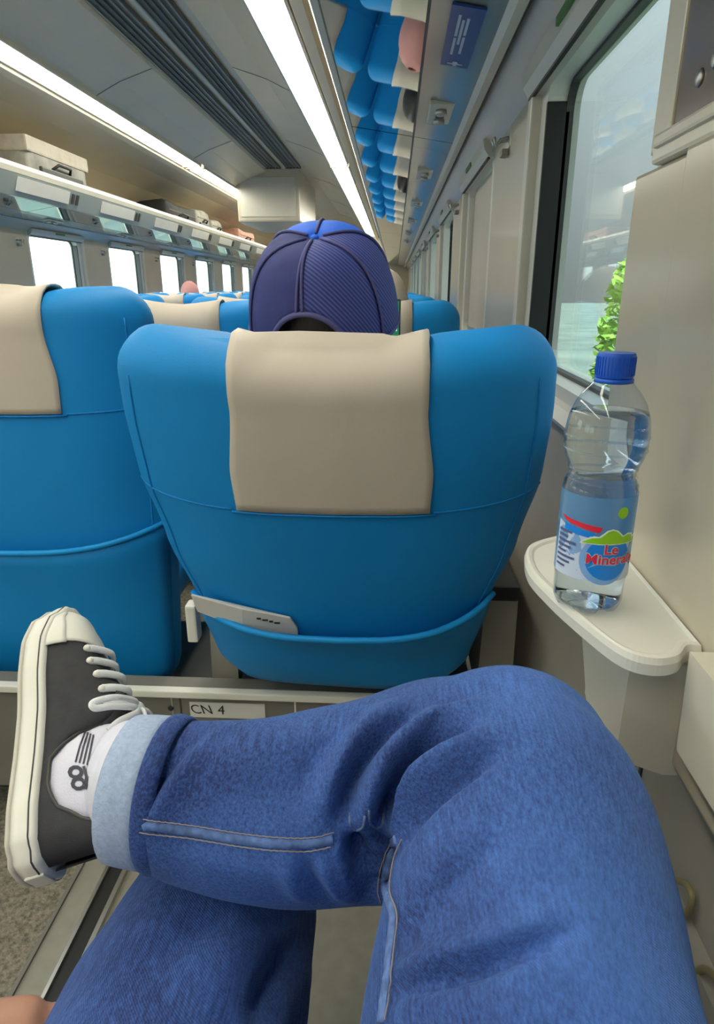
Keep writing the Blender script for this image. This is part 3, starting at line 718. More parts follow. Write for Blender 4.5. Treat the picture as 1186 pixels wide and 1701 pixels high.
# other passengers
def passenger(key, k, style, label, dx=0, dz=0):
    t = thing('person', label, 'person', (SX[key]+dx, 1.145+PITCH*k+.245, .985+dz), 'passengers in the rows ahead')
    sh = dict(hijab_cream='white', hijab_pink='pink', dark='navy')[style]
    if sh not in PB: PB[sh] = person_body('body', t, M_SHIRT[sh], voxel=.012)
    else: c = PB[sh].copy(); COL.objects.link(c); c.parent = t
    if style == 'dark': hair_obj(t, M_HAIR)
    else: hijab_obj(t, mat('scarf_'+style, (.60, .52, .42, 1) if 'cream' in style else (.60, .28, .26, 1), .8))
PB = {}
passenger('rw', 1, 'hijab_cream', 'person in a cream headscarf right of the navy cap', .028, .01)
passenger('rw', 2, 'hijab_pink', 'person in a pink headscarf two rows ahead of the capped man')
passenger('rw', 3, 'dark', 'dark-haired person by the right window, mirrored large in the rack', .02, -.01)
passenger('ra', 4, 'dark', 'dark-haired person in the right aisle seat five rows ahead')
passenger('rw', 6, 'dark', 'dark-haired person far ahead by the right window, small in mirror')
passenger('lw', 6, 'hijab_pink', 'person in a pink headscarf by the far left windows', .1, .02)
passenger('la', 7, 'dark', 'dark-haired person far ahead in the left aisle seat', 0.1, .04)
# ------------------------------------------------------------------ luggage on the left rack
def bag(name, label, x0, x1, y0, y1, z0, z1, m, parts):
    t = thing(name, label, 'bag', ((x0+x1)/2, (y0+y1)/2, z0)); w, l, h = (x1-x0)/2, (y1-y0)/2, z1-z0
    bm = bmesh.new(); box(bm, -w, w, -l, l, 0, h, min(w, l, h)*.35); bmesh.ops.subdivide_edges(bm, edges=bm.edges[:], cuts=2, use_grid_fill=True)
    for v in bm.verts: v.co.z += .012*math.sin(v.co.y*14+v.co.x*9) if v.co.z > h*.5 else 0
    bm_obj('body', bm, m, t, True)
    for p in parts: p(t, w, l, h)
    return t
M_BAGW = mat('bag_cream', (.50, .45, .36, 1), .7, var=.1); M_BAGK = mat('bag_black', (.022, .022, .02, 1), .7, var=.3, vscale=12); M_BAGG = mat('bag_grey', (.30, .29, .25, 1), .7, var=.3, vscale=10); M_BAGP = mat('bag_pink', (.62, .33, .24, 1), .7, var=.2)
def handle(t, w, l, h): tube_obj('handle', [(w, -l*.3, h*.5), (w+.03, -l*.2, h*.62), (w+.03, l*.2, h*.62), (w, l*.3, h*.5)], .009, M_DARK, t, 8)
def zipper(t, w, l, h): box_obj('zip', w-.004, w+.003, -l*.85, l*.85, h*.66, h*.69, M_CHAR, t)
def front_pocket(t, w, l, h): box_obj('front_pocket', w-.01, w+.018, -l*.7, l*.7, h*.12, h*.5, M_CHAR, t, .008)
def flap(t, w, l, h): box_obj('lid', -w-.006, w+.008, -l-.006, l+.006, h*.72, h*1.04, M_BAGW, t, .012)
bag('luggage_box', 'cream lidded travel box at the near end of the left rack', -2.50, -2.18, 4.2, 5.0, 1.62, 1.90, M_BAGG, (flap, handle, front_pocket))
bag('duffel_bag', 'black duffel bag on the left luggage rack', -2.52, -2.19, 6.7, 7.7, 1.62, 1.86, M_BAGK, (zipper, handle, front_pocket))
bag('backpack', 'grey patterned backpack next to the black duffel on the left rack', -2.52, -2.2, 7.75, 8.3, 1.62, 1.90, M_BAGG, (zipper, handle, front_pocket))
bag('backpack', 'small grey bag farther along the left rack', -2.52, -2.2, 8.4, 8.9, 1.62, 1.85, M_BAGG, (zipper, handle))
bag('shopping_bag', 'pinkish orange bag far along the left rack', -2.52, -2.2, 9.8, 10.9, 1.62, 1.86, M_BAGP, (zipper, handle))
# ------------------------------------------------------------------ window shelf with bottle
sh = thing('window_shelf', 'small white wall shelf under the bottle beside the knee', 'shelf', (.21, .56, .785))
out = catmull([(.035, -.100), (.024, -.100), (.010, -.116), (-.010, -.121), (-.030, -.108), (-.048, -.062), (-.064, -.005), (-.072, .050), (-.060, .108), (-.022, .140), (.010, .148), (.036, .148)], 6)
bm = bmesh.new()
def shelf_ring(z, inset):
    c = np.array([.0, .01]); r = []
    for p in out:
        d = c-p; L = np.linalg.norm(d); r.append(p+d/L*inset)
    return [bm.verts.new((q[0], q[1], z)) for q in r]
R_ = [shelf_ring(-.016, .006), shelf_ring(-.014, .001), shelf_ring(-.004, 0), shelf_ring(.001, .002), shelf_ring(.002, .005), shelf_ring(.001, .009), shelf_ring(-.0008, .012)]
n = len(out)
for A, B in zip(R_, R_[1:]):
    for k in range(n): bm.faces.new((A[k], A[(k+1) % n], B[(k+1) % n], B[k]))
bm.faces.new(R_[0][::-1]); bm.faces.new(R_[-1])
bm_obj('shelf_top', bm, M_WHITE, sh)
prism_obj('bracket_box', [(-.012, -.120), (.030, -.135), (.066, -.135), (.066, -.016), (-.012, -.016)], -.085, .012, M_CREAM2, sh)
bm = bmesh.new(); q = [(.02, -.016), (.115, -.016), (.02, -.15)]
for x_ in (.012, .028): pass
A = [bm.verts.new((-.004, y, z)) for y, z in q]; B = [bm.verts.new((.030, y, z)) for y, z in q]
for k in range(3): bm.faces.new((A[k], A[(k+1) % 3], B[(k+1) % 3], B[k]))
bm.faces.new(A); bm.faces.new(B[::-1]); bm_obj('gusset', bm, M_CREAM2, sh)
bm = bmesh.new(); lathe(bm, [(.001, .003), (.005, .002), (.006, 0)], 10); o = bm_obj('bolt', bm, M_CHAR, sh, True); o.matrix_local = Matrix.Translation((-.005, .045, -.062)) @ Matrix.Rotation(-math.pi/2, 4, 'Y')
# bottle
BX, BY, BZ = .1755, .535, .7845
bt = thing('water_bottle', 'clear plastic water bottle with blue cap and label on the window shelf', 'bottle', (BX, BY, BZ)); bt.scale = (.9, .9, .955)
def clear_mat(name, tint, refl=1.0):
    m = glass_pane(name, tint, refl, .03); return m
M_PET = clear_mat('clear_plastic', (.90, .95, 1.0, 1), .9)
M_WATER = mat('water', (.93, .97, 1, 1), .0, trans=1.0, ior=1.2)
M_CAPBL = mat('bottle_cap_blue', (.012, .11, .62, 1), .35)
R0 = .0335
prof = [(.001, .006), (.016, .004), (.024, 0), (.030, .003), (.0325, .010), (.0325, .028), (.0335, .034), (.0335, .112), (.0330, .118), (.0285, .124), (.0285, .129), (.031, .134), (.0345, .142), (.0365, .153), (.0365, .165), (.0345, .177), (.030, .188), (.0245, .196), (.018, .203), (.0140, .208), (.0135, .214)]
bm = bmesh.new(); lathe(bm, [(p[0], p[1]) for p in prof], 48, False)
for v in bm.verts:                                    # petaloid foot
    if v.co.z < .03:
        a = math.atan2(v.co.y, v.co.x); r = math.hypot(v.co.x, v.co.y)
        v.co.z += .008*max(0, math.cos(5*a))*min(1, r/.02)*(1-v.co.z/.03)
o = bm_obj('bottle_wall', bm, M_PET, bt, True)
for z, r in ((.1215, .0302), (.1265, .0290), (.1315, .0302), (.1485, .0362), (.160, .0369)):
    tube_obj('rib', [(r*math.cos(2*math.pi*k/40), r*math.sin(2*math.pi*k/40), z) for k in range(40)], .0009, M_PET, bt, 5, True)
bm = bmesh.new(); wp = [(.001, .0065)]+[(max(.001, p[0]-.0012), max(p[1], .0062)) for p in prof[2:16] if p[1] < .179]+[(.0332, .180), (.001, .180)]
lathe(bm, wp, 40, True); bm_obj('water', bm, M_WATER, bt, True)
bm = bmesh.new(); lathe(bm, [(.0158, .2085), (.0162, .2095), (.0162, .2265), (.0152, .2285), (.001, .2288)], 36, True)
cpo = bm_obj('bottle_cap', bm, M_CAPBL, bt, True); md = cpo.modifiers.new('e', 'EDGE_SPLIT'); md.split_angle = math.radians(40)
bm = bmesh.new(); lathe(bm, [(.0150, .204), (.0168, .2045), (.0168, .2075), (.0150, .208)], 32, False); bm_obj('tamper_ring', bm, M_CAPBL, bt, True)
for k in range(36):
    a = 2*math.pi*k/36
    if k == 0: bm = bmesh.new(); box(bm, .0159, .0168, -.0005, .0005, .2105, .2255); ridge = bm_obj('grip_ridge', bm, M_CAPBL, cpo)
    else: ridge = ridge.copy(); COL.objects.link(ridge); ridge.parent = cpo
    ridge.rotation_euler = (0, 0, a)
# label band, wrapped print
FACE = math.atan2(-BY, -BX) + math.radians(20)        # direction the logo faces
def wrap(off=0.0):
    return lambda u, v: Vector(((R0+off)*math.cos(FACE+u*1.2/R0), (R0+off)*math.sin(FACE+u*1.2/R0), .036+(v-.036)*1.17))
def wrap_poly(name, pts, m, parent, off, maxlen=.004):
    bm = bmesh.new(); vs = [bm.verts.new((u, v, 0)) for u, v in pts]; bm.faces.new(vs); bmesh.ops.triangulate(bm, faces=bm.faces[:])
    for _ in range(5):
        es = [e for e in bm.edges if e.calc_length() > maxlen]
        if not es: break
        bmesh.ops.subdivide_edges(bm, edges=es, cuts=1)
    bmesh.ops.triangulate(bm, faces=bm.faces[:])
    f = wrap(off)
    for v in bm.verts: v.co = f(v.co.x, v.co.y)
    return bm_obj(name, bm, m, parent, True)
M_LABB = mat('label_film_blue', (.13, .42, .82, 1), .35, spec=.3); M_LABB.node_tree.nodes['Principled BSDF'].inputs['Alpha'].default_value = .42; M_LABW = mat('label_white', (.60, .68, .82, 1), .4, trans=0)
M_LABL = mat('label_logo_blue', (.015, .25, .80, 1), .35); M_LABP = mat('label_pale_blue', (.24, .45, .80, 1), .35); M_LABG = mat('label_green', (.30, .62, .01, 1), .35); M_LABR = mat('label_red', (.75, .03, .06, 1), .4); M_LABK = mat('label_ink', (.10, .12, .25, 1), .5); M_LABLG = mat('label_halo', (.75, .88, .75, 1), .4)
bm = bmesh.new(); lathe(bm, [(R0+.0006, .036), (R0+.0006, .074), (R0+.0006, .112)], 48, False); lb = bm_obj('label_film', bm, M_LABB, bt, True)
wrap_poly('label_panel', [(-.042, .036), (.034, .036), (.034, .070), (.0, .071), (-.025, .074), (-.042, .078)], M_LABW, lb, .0009)
circ = lambda cu, cv, r, n=32: [(cu+r*math.cos(2*math.pi*k/n), cv+r*math.sin(2*math.pi*k/n)) for k in range(n)]
wrap_poly('logo_ring', circ(.001, .053, .0195), M_LABP, lb, .0012)
wrap_poly('logo_disc', [(p[0], min(p[1], .0675)) for p in circ(.003, .0545, .0172)], M_LABL, lb, .0015)
wrap_poly('logo_wave', [(-.012, .046), (-.005, .050), (.008, .049), (.019, .054), (.017, .0575), (.008, .0535), (-.004, .054)], M_LABP, lb, .0018)
wrap_poly('hill_edge', [(-.0195, .0655), (-.012, .0715), (-.006, .0722), (-.001, .077), (.003, .0782), (.007, .077), (.012, .0725), (.016, .0742), (.022, .073), (.024, .066)], M_LABLG, lb, .0018)
wrap_poly('hill', [(-.018, .0663), (-.011, .0705), (-.005, .0713), (.0, .0762), (.003, .0772), (.0065, .076), (.0115, .0715), (.0155, .0732), (.0205, .0722), (.0225, .0668)], M_LABG, lb, .0021)
wrap_poly('side_stripe', [(-.040, .083), (-.004, .079), (-.006, .0745), (-.030, .0785)], M_LABR, lb, .0012); wrap_poly('side_stripe', [(-.034, .0775), (-.008, .074), (-.012, .070), (-.034, .072)], M_LABL, lb, .0010)
wrap_poly('hill_leaf', circ(.010, .090, .0045, 14), M_LABG, lb, .0010)
for k in range(8): wrap_poly('fine_print', [(-.040, .042+.004*k), (-.030+.004*(k % 3), .042+.004*k), (-.030+.004*(k % 3), .0438+.004*k), (-.040, .0438+.004*k)], M_LABK, lb, .0012)
def wrap_text(body, size, u, v, m, off, bold):
    f = wrap(off); return text_obj('lettering', body, size, m, lb, None, bold, 0, lambda x, y: f(x*1.02+u, y+v))
wrap_text('Le', .0108, .0035, .0620, M_SIGNW, .0022, .0007); wrap_text('Minerale', .0108, .0055, .0540, M_SIGNW, .0022, .0007)
wrap_text('Le', .0108, .0035, .0620, M_LABR, .0026, .0002); wrap_text('Minerale', .0108, .0055, .0540, M_LABR, .0026, .0002)
# ------------------------------------------------------------------ traveller: jeans, sneaker, sock, hand
me_ = thing('person', 'person in blue jeans with one leg crossed, sneaker on, seen from own seat', 'person', (0, 0, .46))
LOC = Vector((0, 0, .46))
CAM = Vector((0, 0, CAMZ))
def wp_(px, py, d):    # design helper: point at a viewing depth from the seat position
    return CAM + C_R*((px-593)/FPX*d) + C_U*((850.5-py)/FPX*d) + C_F*d
bm = bmesh.new()
loft(bm, [(.055, -.10, .575, .108), (.072, .10, .60, .103), (.087, .265, .640, .098), (.095, .335, .668, .094), (.101, .385, .684, .089), (.103, .43, .682, .081)], 8, 28)
loft(bm, [(.108, .425, .680, .080), (.060, .435, .672, .080), (-.010, .416, .668, .077), (-.075, .401, .670, .070), (-.140, .396, .677, .059), (-.166, .396, .680, .054)], 8, 28)
ellip(bm, (.100, .435, .688), (.083, .080, .079), 24)
loft(bm, [(-.16, -.10, .565, .105), (-.155, .12, .545, .100), (-.15, .33, .523, .092), (-.143, .45, .512, .083), (-.14, .52, .498, .072)], 8, 28)
loft(bm, [(-.14, .52, .498, .070), (-.145, .575, .36, .064), (-.15, .60, .16, .054)], 8, 24)
loft(bm, [(-.13, -.15, .585, .115), (-.04, -.16, .60, .125), (.04, -.15, .585, .115)], 6, 24)
jm = remeshed(bm, .0046, 6, 'jeans')
nv = len(jm.vertices); co = np.empty(nv*3); jm.vertices.foreach_get('co', co); co = co.reshape(-1, 3)
def jtree():
    jm.vertices.foreach_set('co', co.ravel()); jm.update()
    bmt = bmesh.new(); bmt.from_mesh(jm); t = BVHTree.FromBMesh(bmt); bmt.free(); return t
tree = jtree()
def S(px, py):
    d = C_R*((px-593)/FPX) + C_U*((850.5-py)/FPX) + C_F; h = tree.ray_cast(CAM, d.normalized()); return (h[0], h[1])
def fold(pix, amp, width, taper=True):
    global co
    G = [S(*p)[0] for p in pix]; G = [np.array(g) for g in G if g is not None]
    if len(G) < 2: return
    G = np.array(catmull(G, 8)); n = len(G)
    nrm = np.empty(nv*3); jm.vertex_normals.foreach_get('vector', nrm); nrm = nrm.reshape(-1, 3)
    lo, hi_ = G.min(0)-4*width, G.max(0)+4*width
    idx = np.where(((co > lo) & (co < hi_)).all(1))[0]
    D = np.linalg.norm(co[idx][:, None, :]-G[None], axis=2); k = D.argmin(1); d = D.min(1)
    tt = np.sin(np.pi*np.clip((k+.5)/n, .02, .98))**.6 if taper else 1.0
    co[idx] += nrm[idx]*(amp*tt*np.exp(-(d/width)**2))[:, None]
FOLDS = [
 ([(596, 1385), (612, 1320), (650, 1255), (720, 1200), (800, 1165)], .0085, .010),
 ([(566, 1370), (585, 1310), (620, 1245), (690, 1190)], -.0135, .0075),
 ([(626, 1375), (648, 1320), (690, 1260), (770, 1205)], -.0165, .0070),
 ([(655, 1390), (680, 1330), (735, 1265), (815, 1215)], .0075, .010),
 ([(668, 1400), (705, 1335), (760, 1280), (830, 1240)], -.0085, .009),
 ([(530, 1350), (560, 1280), (610, 1215), (680, 1165)], .005, .013),
 ([(500, 1330), (530, 1265), (580, 1205)], -.004, .014),
 ([(640, 1660), (740, 1625), (840, 1590), (950, 1545)], -.0070, .0055), ([(640, 1640), (740, 1603), (840, 1568), (940, 1528)], .0045, .011),
 ([(655, 1600), (720, 1500), (790, 1420), (850, 1375)], -.0045, .014), ([(670, 1560), (730, 1460), (800, 1385)], .003, .014),
 ([(720, 1650), (860, 1640), (1000, 1590)], .002, .02),
 ([(472, 1425), (482, 1460), (505, 1500)], .0030, .006), ([(528, 1420), (545, 1460), (575, 1500)], .0040, .007), ([(512, 1425), (525, 1465), (548, 1502)], -.0035, .007),
 ([(588, 1385), (600, 1430), (615, 1490)], -.016, .008), ([(570, 1400), (580, 1440), (600, 1490)], .004, .007), ([(632, 1385), (634, 1440), (622, 1500)], -.016, .007),
 ([(215, 1390), (240, 1330), (285, 1265), (340, 1215)], -.004, .007), ([(235, 1395), (262, 1335), (305, 1270), (365, 1212)], .0025, .010),
 ([(300, 1420), (380, 1440), (470, 1455)], .002, .015), ([(330, 1270), (420, 1250), (500, 1225)], .0018, .018), ([(350, 1320), (430, 1330), (500, 1310)], -.0015, .02),
 ([(420, 1690), (470, 1600), (520, 1540)], -.006, .012), ([(300, 1690), (380, 1600), (440, 1540)], .003, .02), ([(240, 1620), (300, 1560), (380, 1520)], -.0025, .015),
]
for f in FOLDS: fold(f[0], f[1]*2.1, f[2]*.92)
for p, amp in ((5.0, .0022), (11.0, .0011)):            # soft cloth unevenness
    nrm = np.empty(nv*3); jm.vertex_normals.foreach_get('vector', nrm); nrm = nrm.reshape(-1, 3)
    co += nrm*(amp*(np.sin(co[:, 0]*p*5+co[:, 1]*p*3)*np.sin(co[:, 1]*p*4-co[:, 2]*p*6+1.3)))[:, None]
tree = jtree()
co = co - np.array(LOC); jm.vertices.foreach_set('co', co.ravel()); jm.update(); co = co + np.array(LOC)
jm.materials.clear()
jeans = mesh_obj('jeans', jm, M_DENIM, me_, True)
sd = jeans.modifiers.new('sub', 'SUBSURF'); sd.levels = 1; sd.render_levels = 1
def strip_on(name, pix, r, m, off=0.0, flat=.35, n=10, parent=jeans, seg=6):
    P = catmull([Vector((a, b, 0)) for a, b in pix], n); pts = []
    for q in P:
        h = S(q[0], q[1])
        if h[0] is not None: pts.append(h[0]+h[1]*off-LOC)
    if len(pts) < 3: return None
    pts = [Vector(p) for p in catmull([pts[0]]+[(pts[i-1]+pts[i]*2+pts[i+1])/4 for i in range(1, len(pts)-1)]+[pts[-1]], 1)]
    return tube_obj(name, pts, r, m, parent, seg)
# felled inseams with top stitching
SHIN = [(188, 1358), (240, 1362), (320, 1372), (400, 1385), (470, 1392), (520, 1391), (553, 1384)]
THIGH = [(652, 1395), (640, 1430), (634, 1480), (646, 1520), (640, 1580), (634, 1640), (626, 1700)]
strip_on('seam_fold', [(a, b+10) for a, b in SHIN], .0042, M_SEAM, -.0022); strip_on('seam_fold', [(a+6, b) for a, b in THIGH], .0042, M_SEAM, -.0022)
def stitches(pix, pitch=.0042, off=.0016):
    P = catmull([Vector((a, b, 0)) for a, b in pix], 30); L = []
    for q in P:
        h = S(q[0], q[1])
        if h[0] is not None: L.append(h[0]+h[1]*off-LOC)
    bm = bmesh.new(); acc = 0; st = None
    for a, b in zip(L, L[1:]):
        acc += (b-a).length
        if st is None: st = a
        if acc > pitch*.65 and (b-st).length < .03:
            tube(bm, [st, (st+b)/2+Vector((0, 0, .0004)), b], .00045, 4); st = None; acc = -pitch*.35
    o = bm_obj('stitching', bm, M_STITCH, jeans, False); o['kind'] = 'stuff'
stitches([(a, b-1) for a, b in SHIN]); stitches([(a, b+21) for a, b in SHIN]); 
stitches([(a-5, b) for a, b in THIGH]); stitches([(a+17, b) for a, b in THIGH])
for (a, b) in ((594, 1364), (626, 1360)):                # pinched seam loops behind the knee
    strip_on('seam_pinch', [(a-13, b-14), (a-12, b+6), (a-2, b+15), (a+9, b+10), (a+12, b-8)], .0010, M_SEAM2, .0)
# rolled cuff at the crossed ankle
KA, AN = Vector((-.110, .397, .674)), Vector((-.215, .405, .676))
ax = (AN-KA).normalized(); cA = Vector((-.167, .398, .681))
sidev = ax.cross(Vector((0, 0, 1))).normalized(); upv = sidev.cross(ax).normalized()
def ring_pts(c, r, tilt=0.0, n=40, squash=1.0):
    return [c + sidev*(r*math.cos(2*math.pi*k/n)) + upv*(r*squash*math.sin(2*math.pi*k/n)) + ax*(tilt*math.cos(2*math.pi*k/n)) for k in range(n)]
def sleeve(name, rings, m, parent, smooth=True, cap=False, solid=0):
    bm = bmesh.new(); V = [[bm.verts.new(p-LOC) for p in r] for r in rings]; n = len(V[0])
    for A, B in zip(V, V[1:]):
        for k in range(n): bm.faces.new((A[k], A[(k+1) % n], B[(k+1) % n], B[k]))
    if cap: bm.faces.new(V[0][::-1]); bm.faces.new(V[-1])
    o = bm_obj(name, bm, m, parent, smooth)
    if solid: md = o.modifiers.new('t', 'SOLIDIFY'); md.thickness = solid; md.offset = 0
    return o
sleeve('cuff_edge', [ring_pts(cA+ax*d, r) for d, r in ((-.009, .0535), (-.005, .0558), (.001, .0566), (.0045, .0560), (.006, .0545))], M_DENIM, jeans, solid=.003)
sleeve('cuff_lining', [ring_pts(cA+ax*d, r) for d, r in ((.004, .0555), (.012, .0548), (.022, .0545), (.034, .0535), (.036, .0505), (.02, .050))], M_DENIML, jeans, solid=.002)
strip_on('cuff_loop', [(172, 1352), (186, 1356), (198, 1360)], .004, M_SEAM, .001)
# skin: ankle and left hand are one body mesh
HB = wp_(60, 1757, .47)
bm = bmesh.new()
hx = Vector((.93, .30, -.12)).normalized(); hz = Vector((-.1, .1, 1)).normalized(); hy = hz.cross(hx).normalized(); hz = hx.cross(hy)
def hp(a, b, c): return tuple(HB + hx*a + hy*b + hz*c)
def fing(base, a0, lens, r, bend, side):
    P = [base]; ang = a0; p = np.array(base)
    for i, L in enumerate(lens):
        ang += bend[i]; d = np.array([math.cos(ang)*math.cos(side), math.sin(side), -math.sin(ang)]); p = p+d*L; P.append(tuple(p))
    Q = [hp(*q)+(r*(1-.08*i),) for i, q in enumerate(P)]; loft(bm, Q, 5, 12)
loft(bm, [hp(-.30, .0, -.02)+(.036,), hp(-.18, 0, -.006)+(.031,), hp(-.10, 0, .0)+(.027,)], 6, 16)
for b_ in (-.030, -.010, .010, .030): loft(bm, [hp(-.10, b_*.5, 0)+(.019,), hp(-.05, b_*.9, .003)+(.018,), hp(-.012, b_*1.05, .002)+(.0155,)], 4, 14)
fing((-.012, .031, .002), .05, (.042, .026, .020), .0092, (.15, .45, .35), .12)
fing((-.010, .0105, .003), .05, (.047, .030, .021), .0095, (.2, .5, .4), .03)
fing((-.012, -.0105, .002), .08, (.043, .028, .020), .0092, (.25, .5, .4), -.04)
fing((-.018, -.0315, .0), .1, (.034, .021, .017), .0082, (.3, .5, .4), -.12)
fing((-.085, .030, -.006), .25, (.035, .034, .026), .0115, (.1, .15, .15), .70)
loft(bm, [tuple(cA-ax*.02)+(.036,), tuple(cA+ax*.005)+(.035,), tuple(cA+ax*.02)+(.034,)], 5, 20)
bmv = remeshed(bm, .0035, 3, 'body'); bmv.transform(Matrix.Translation(-LOC)); bmv.materials.clear()
bd = mesh_obj('body', bmv, M_SKIN, me_, True)
# sneaker: local frame F toe, U sole-to-ankle, Sd medial side (towards the eye)
HEEL = wp_(12, 1440, .53); TOE = wp_(62, 1003, .715)
Fv = (TOE-HEEL).normalized(); FL = (TOE-HEEL).length
U = Vector((.955, -.06, .10)); U = (U-Fv*U.dot(Fv)).normalized(); Sd = U.cross(Fv).normalized()
if Sd.z < 0: Sd = -Sd
ORG = HEEL - Sd*.036 - U*.005
MS = Matrix(((Fv.x, Sd.x, U.x, ORG.x-LOC.x), (Fv.y, Sd.y, U.y, ORG.y-LOC.y), (Fv.z, Sd.z, U.z, ORG.z-LOC.z), (0, 0, 0, 1)))
K = FL/.285
sneaker = bpy.data.objects.new('sneaker', None); link(sneaker, me_); sneaker.matrix_local = MS @ Matrix.Scale(K, 4); tag(sneaker, 'charcoal canvas sneaker with white rubber sole and laces')
WPF = [(0, .006), (.006, .022), (.02, .032), (.05, .0355), (.10, .0345), (.14, .036), (.19, .0445), (.225, .0455), (.255, .0385), (.275, .023), (.285, .004)]
def sw(x): return lerp_prof(WPF, x)
def outline(off, n=40):
    xs = [.285*(1-math.cos(math.pi*k/n))/2 for k in range(n+1)]
    L = [(x, -(sw(x)+off)) for x in xs]; R2 = [(x, sw(x)+off) for x in xs[::-1]]
    pts = L+R2[1:-1]
    return [((x if .01 < x < .275 else (x-off if x <= .01 else x+off)), y) for x, y in pts]
def shoe_stack(name, layers, m):
    bm = bmesh.new(); V = []
    for z, off in layers: V.append([bm.verts.new((x, y, z+.010*max(0, (x-.21)/.075)**2)) for x, y in outline(off)])
    n = len(V[0])
    for A, B in zip(V, V[1:]):
        for k in range(n): bm.faces.new((A[k], A[(k+1) % n], B[(k+1) % n], B[k]))
    bm.faces.new(V[0][::-1]); bm.faces.new(V[-1]); return bm_obj(name, bm, m, sneaker, True)
shoe_stack('sole', [(.002, -.002), (.003, .003), (.012, .0045), (.022, .0045), (.025, .003), (.026, -.003)], M_RUBBER)
shoe_stack('sole_stripe', [(.0195, .0), (.0195, .0052), (.0208, .0052), (.0208, .0)], M_CHAR)
shoe_stack('outsole', [(-.002, -.002), (-.001, .004), (.003, .004)], mat('outsole_tan', (.55, .52, .44, 1), .7))
box_obj('heel_patch', -.0062, -.003, -.012, .012, .006, .024, M_RUBBER, sneaker, .002)
HP = [(0, .080), (.014, .068), (.028, .040), (.045, .018), (.065, .011), (.09, .011), (.108, .022), (.122, .052), (.135, .074), (.16, .066), (.20, .050), (.235, .040), (.265, .028), (.285, .010)]
CP = [(0, .004), (.01, .020), (.028, .0300), (.06, .0340), (.09, .0335), (.112, .026), (.13, .004), (.14, 0), (.285, 0)]
def upper_pt(x, sgn, v, off=0.0):
    w = max(.002, sw(x)-.0015)+off; c = lerp_prof(CP, x); h = lerp_prof(HP, x)+off; zb = .022
    a = v*math.pi/2
    y = c+(w-c)*max(0, math.cos(a))**.8; return (x, sgn*y, zb+h*math.sin(a)**.9)
xs = [.001+.283*k/44 for k in range(45)]
def upper_part(name, m, x0, x1, v0=0, v1=1, off=0.0, nx=30, nvv=12, both=True, thick=.002):
    bm = bmesh.new()
    for sgn in (-1, 1):
        grid(bm, [[upper_pt(x0+(x1-x0)*i/nx, sgn, v0+(v1-v0)*j/nvv, off) for j in range(nvv+1)] for i in range(nx+1)])
    bmesh.ops.remove_doubles(bm, verts=bm.verts[:], dist=.0003)
    o = bm_obj(name, bm, m, sneaker, True); md = o.modifiers.new('t', 'SOLIDIFY'); md.thickness = thick; md.offset = -1; return o
upper_part('upper', M_CANVAS, .001, .284, nx=46)
upper_part('toe_cap', M_RUBBER, .218, .2845, off=.0022, nx=16)
upper_part('toe_bumper', M_RUBBER, .215, .2848, 0, .30, .0038, nx=16, nvv=4)
tube_obj('collar_binding', [upper_pt(x, -1, 1, .0) for x in [.13-.129*k/16 for k in range(17)]]+[upper_pt(x, 1, 1, .0) for x in [.002+.128*k/16 for k in range(17)]], .0018, M_CHAR, sneaker, 6)
# tongue
bm = bmesh.new(); grid(bm, [[(x, y, .026+lerp_prof(HP, x)+dz-.012*(y/.016)**2*.5) for y in (-.016, -.008, 0, .008, .016)] for x, dz in ((.19, -.002), (.165, .0), (.145, .003), (.125, .008), (.108, .014))])
o = bm_obj('tongue', bm, M_CANVAS, sneaker, True); md = o.modifiers.new('t', 'SOLIDIFY'); md.thickness = .004
for x in (.140, .158, .176, .194, .211):                # lace rows and eyelets
    h = .026+lerp_prof(HP, x)
    pts = [upper_pt(x-.002, -1, .60, .0015), upper_pt(x, -1, .8, .0035), (x+.002, 0, h+.0045), upper_pt(x, 1, .8, .0035), upper_pt(x-.002, 1, .60, .0015)]
    tube_obj('lace', [Vector(p) for p in catmull(pts, 5)], .0044, M_LACE, sneaker, 8, flat=.6)
    for sgn in (-1, 1):
        p = Vector(upper_pt(x-.002, sgn, .60, .001)); bm = bmesh.new(); ellip(bm, p, (.004, .004, .004), 8); bm_obj('eyelet', bm, M_RUBBER, sneaker, True)
h0 = .026+.074
def lace_loop(name, pts, r=.0036): tube_obj(name, [Vector(p) for p in catmull(pts, 7)], r, M_LACE, sneaker, 8, flat=.6)
lace_loop('bow_loop', [(.136, .0, h0+.006), (.128, .018, h0+.008), (.122, .040, h0-.004), (.118, .052, h0-.016), (.124, .053, h0-.016), (.132, .038, h0-.001), (.138, .012, h0+.008), (.136, 0, h0+.006)])
lace_loop('bow_loop', [(.136, .0, h0+.006), (.136, -.012, h0+.012), (.130, -.030, h0+.012), (.124, -.046, h0+.004), (.131, -.047, h0+.004), (.140, -.028, h0+.010), (.138, 0, h0+.007)])
lace_loop('lace_end', [(.135, .002, h0+.007), (.124, .012, h0+.010), (.112, .026, h0-.002), (.103, .030, h0-.012)]); lace_loop('lace_end', [(.135, -.002, h0+.007), (.128, .004, h0+.014), (.116, .006, h0+.016), (.10, .016, h0+.008)])
bm = bmesh.new(); ellip(bm, (.135, 0, h0+.007), (.008, .009, .006), 12); bm_obj('knot', bm, M_LACE, sneaker, True)
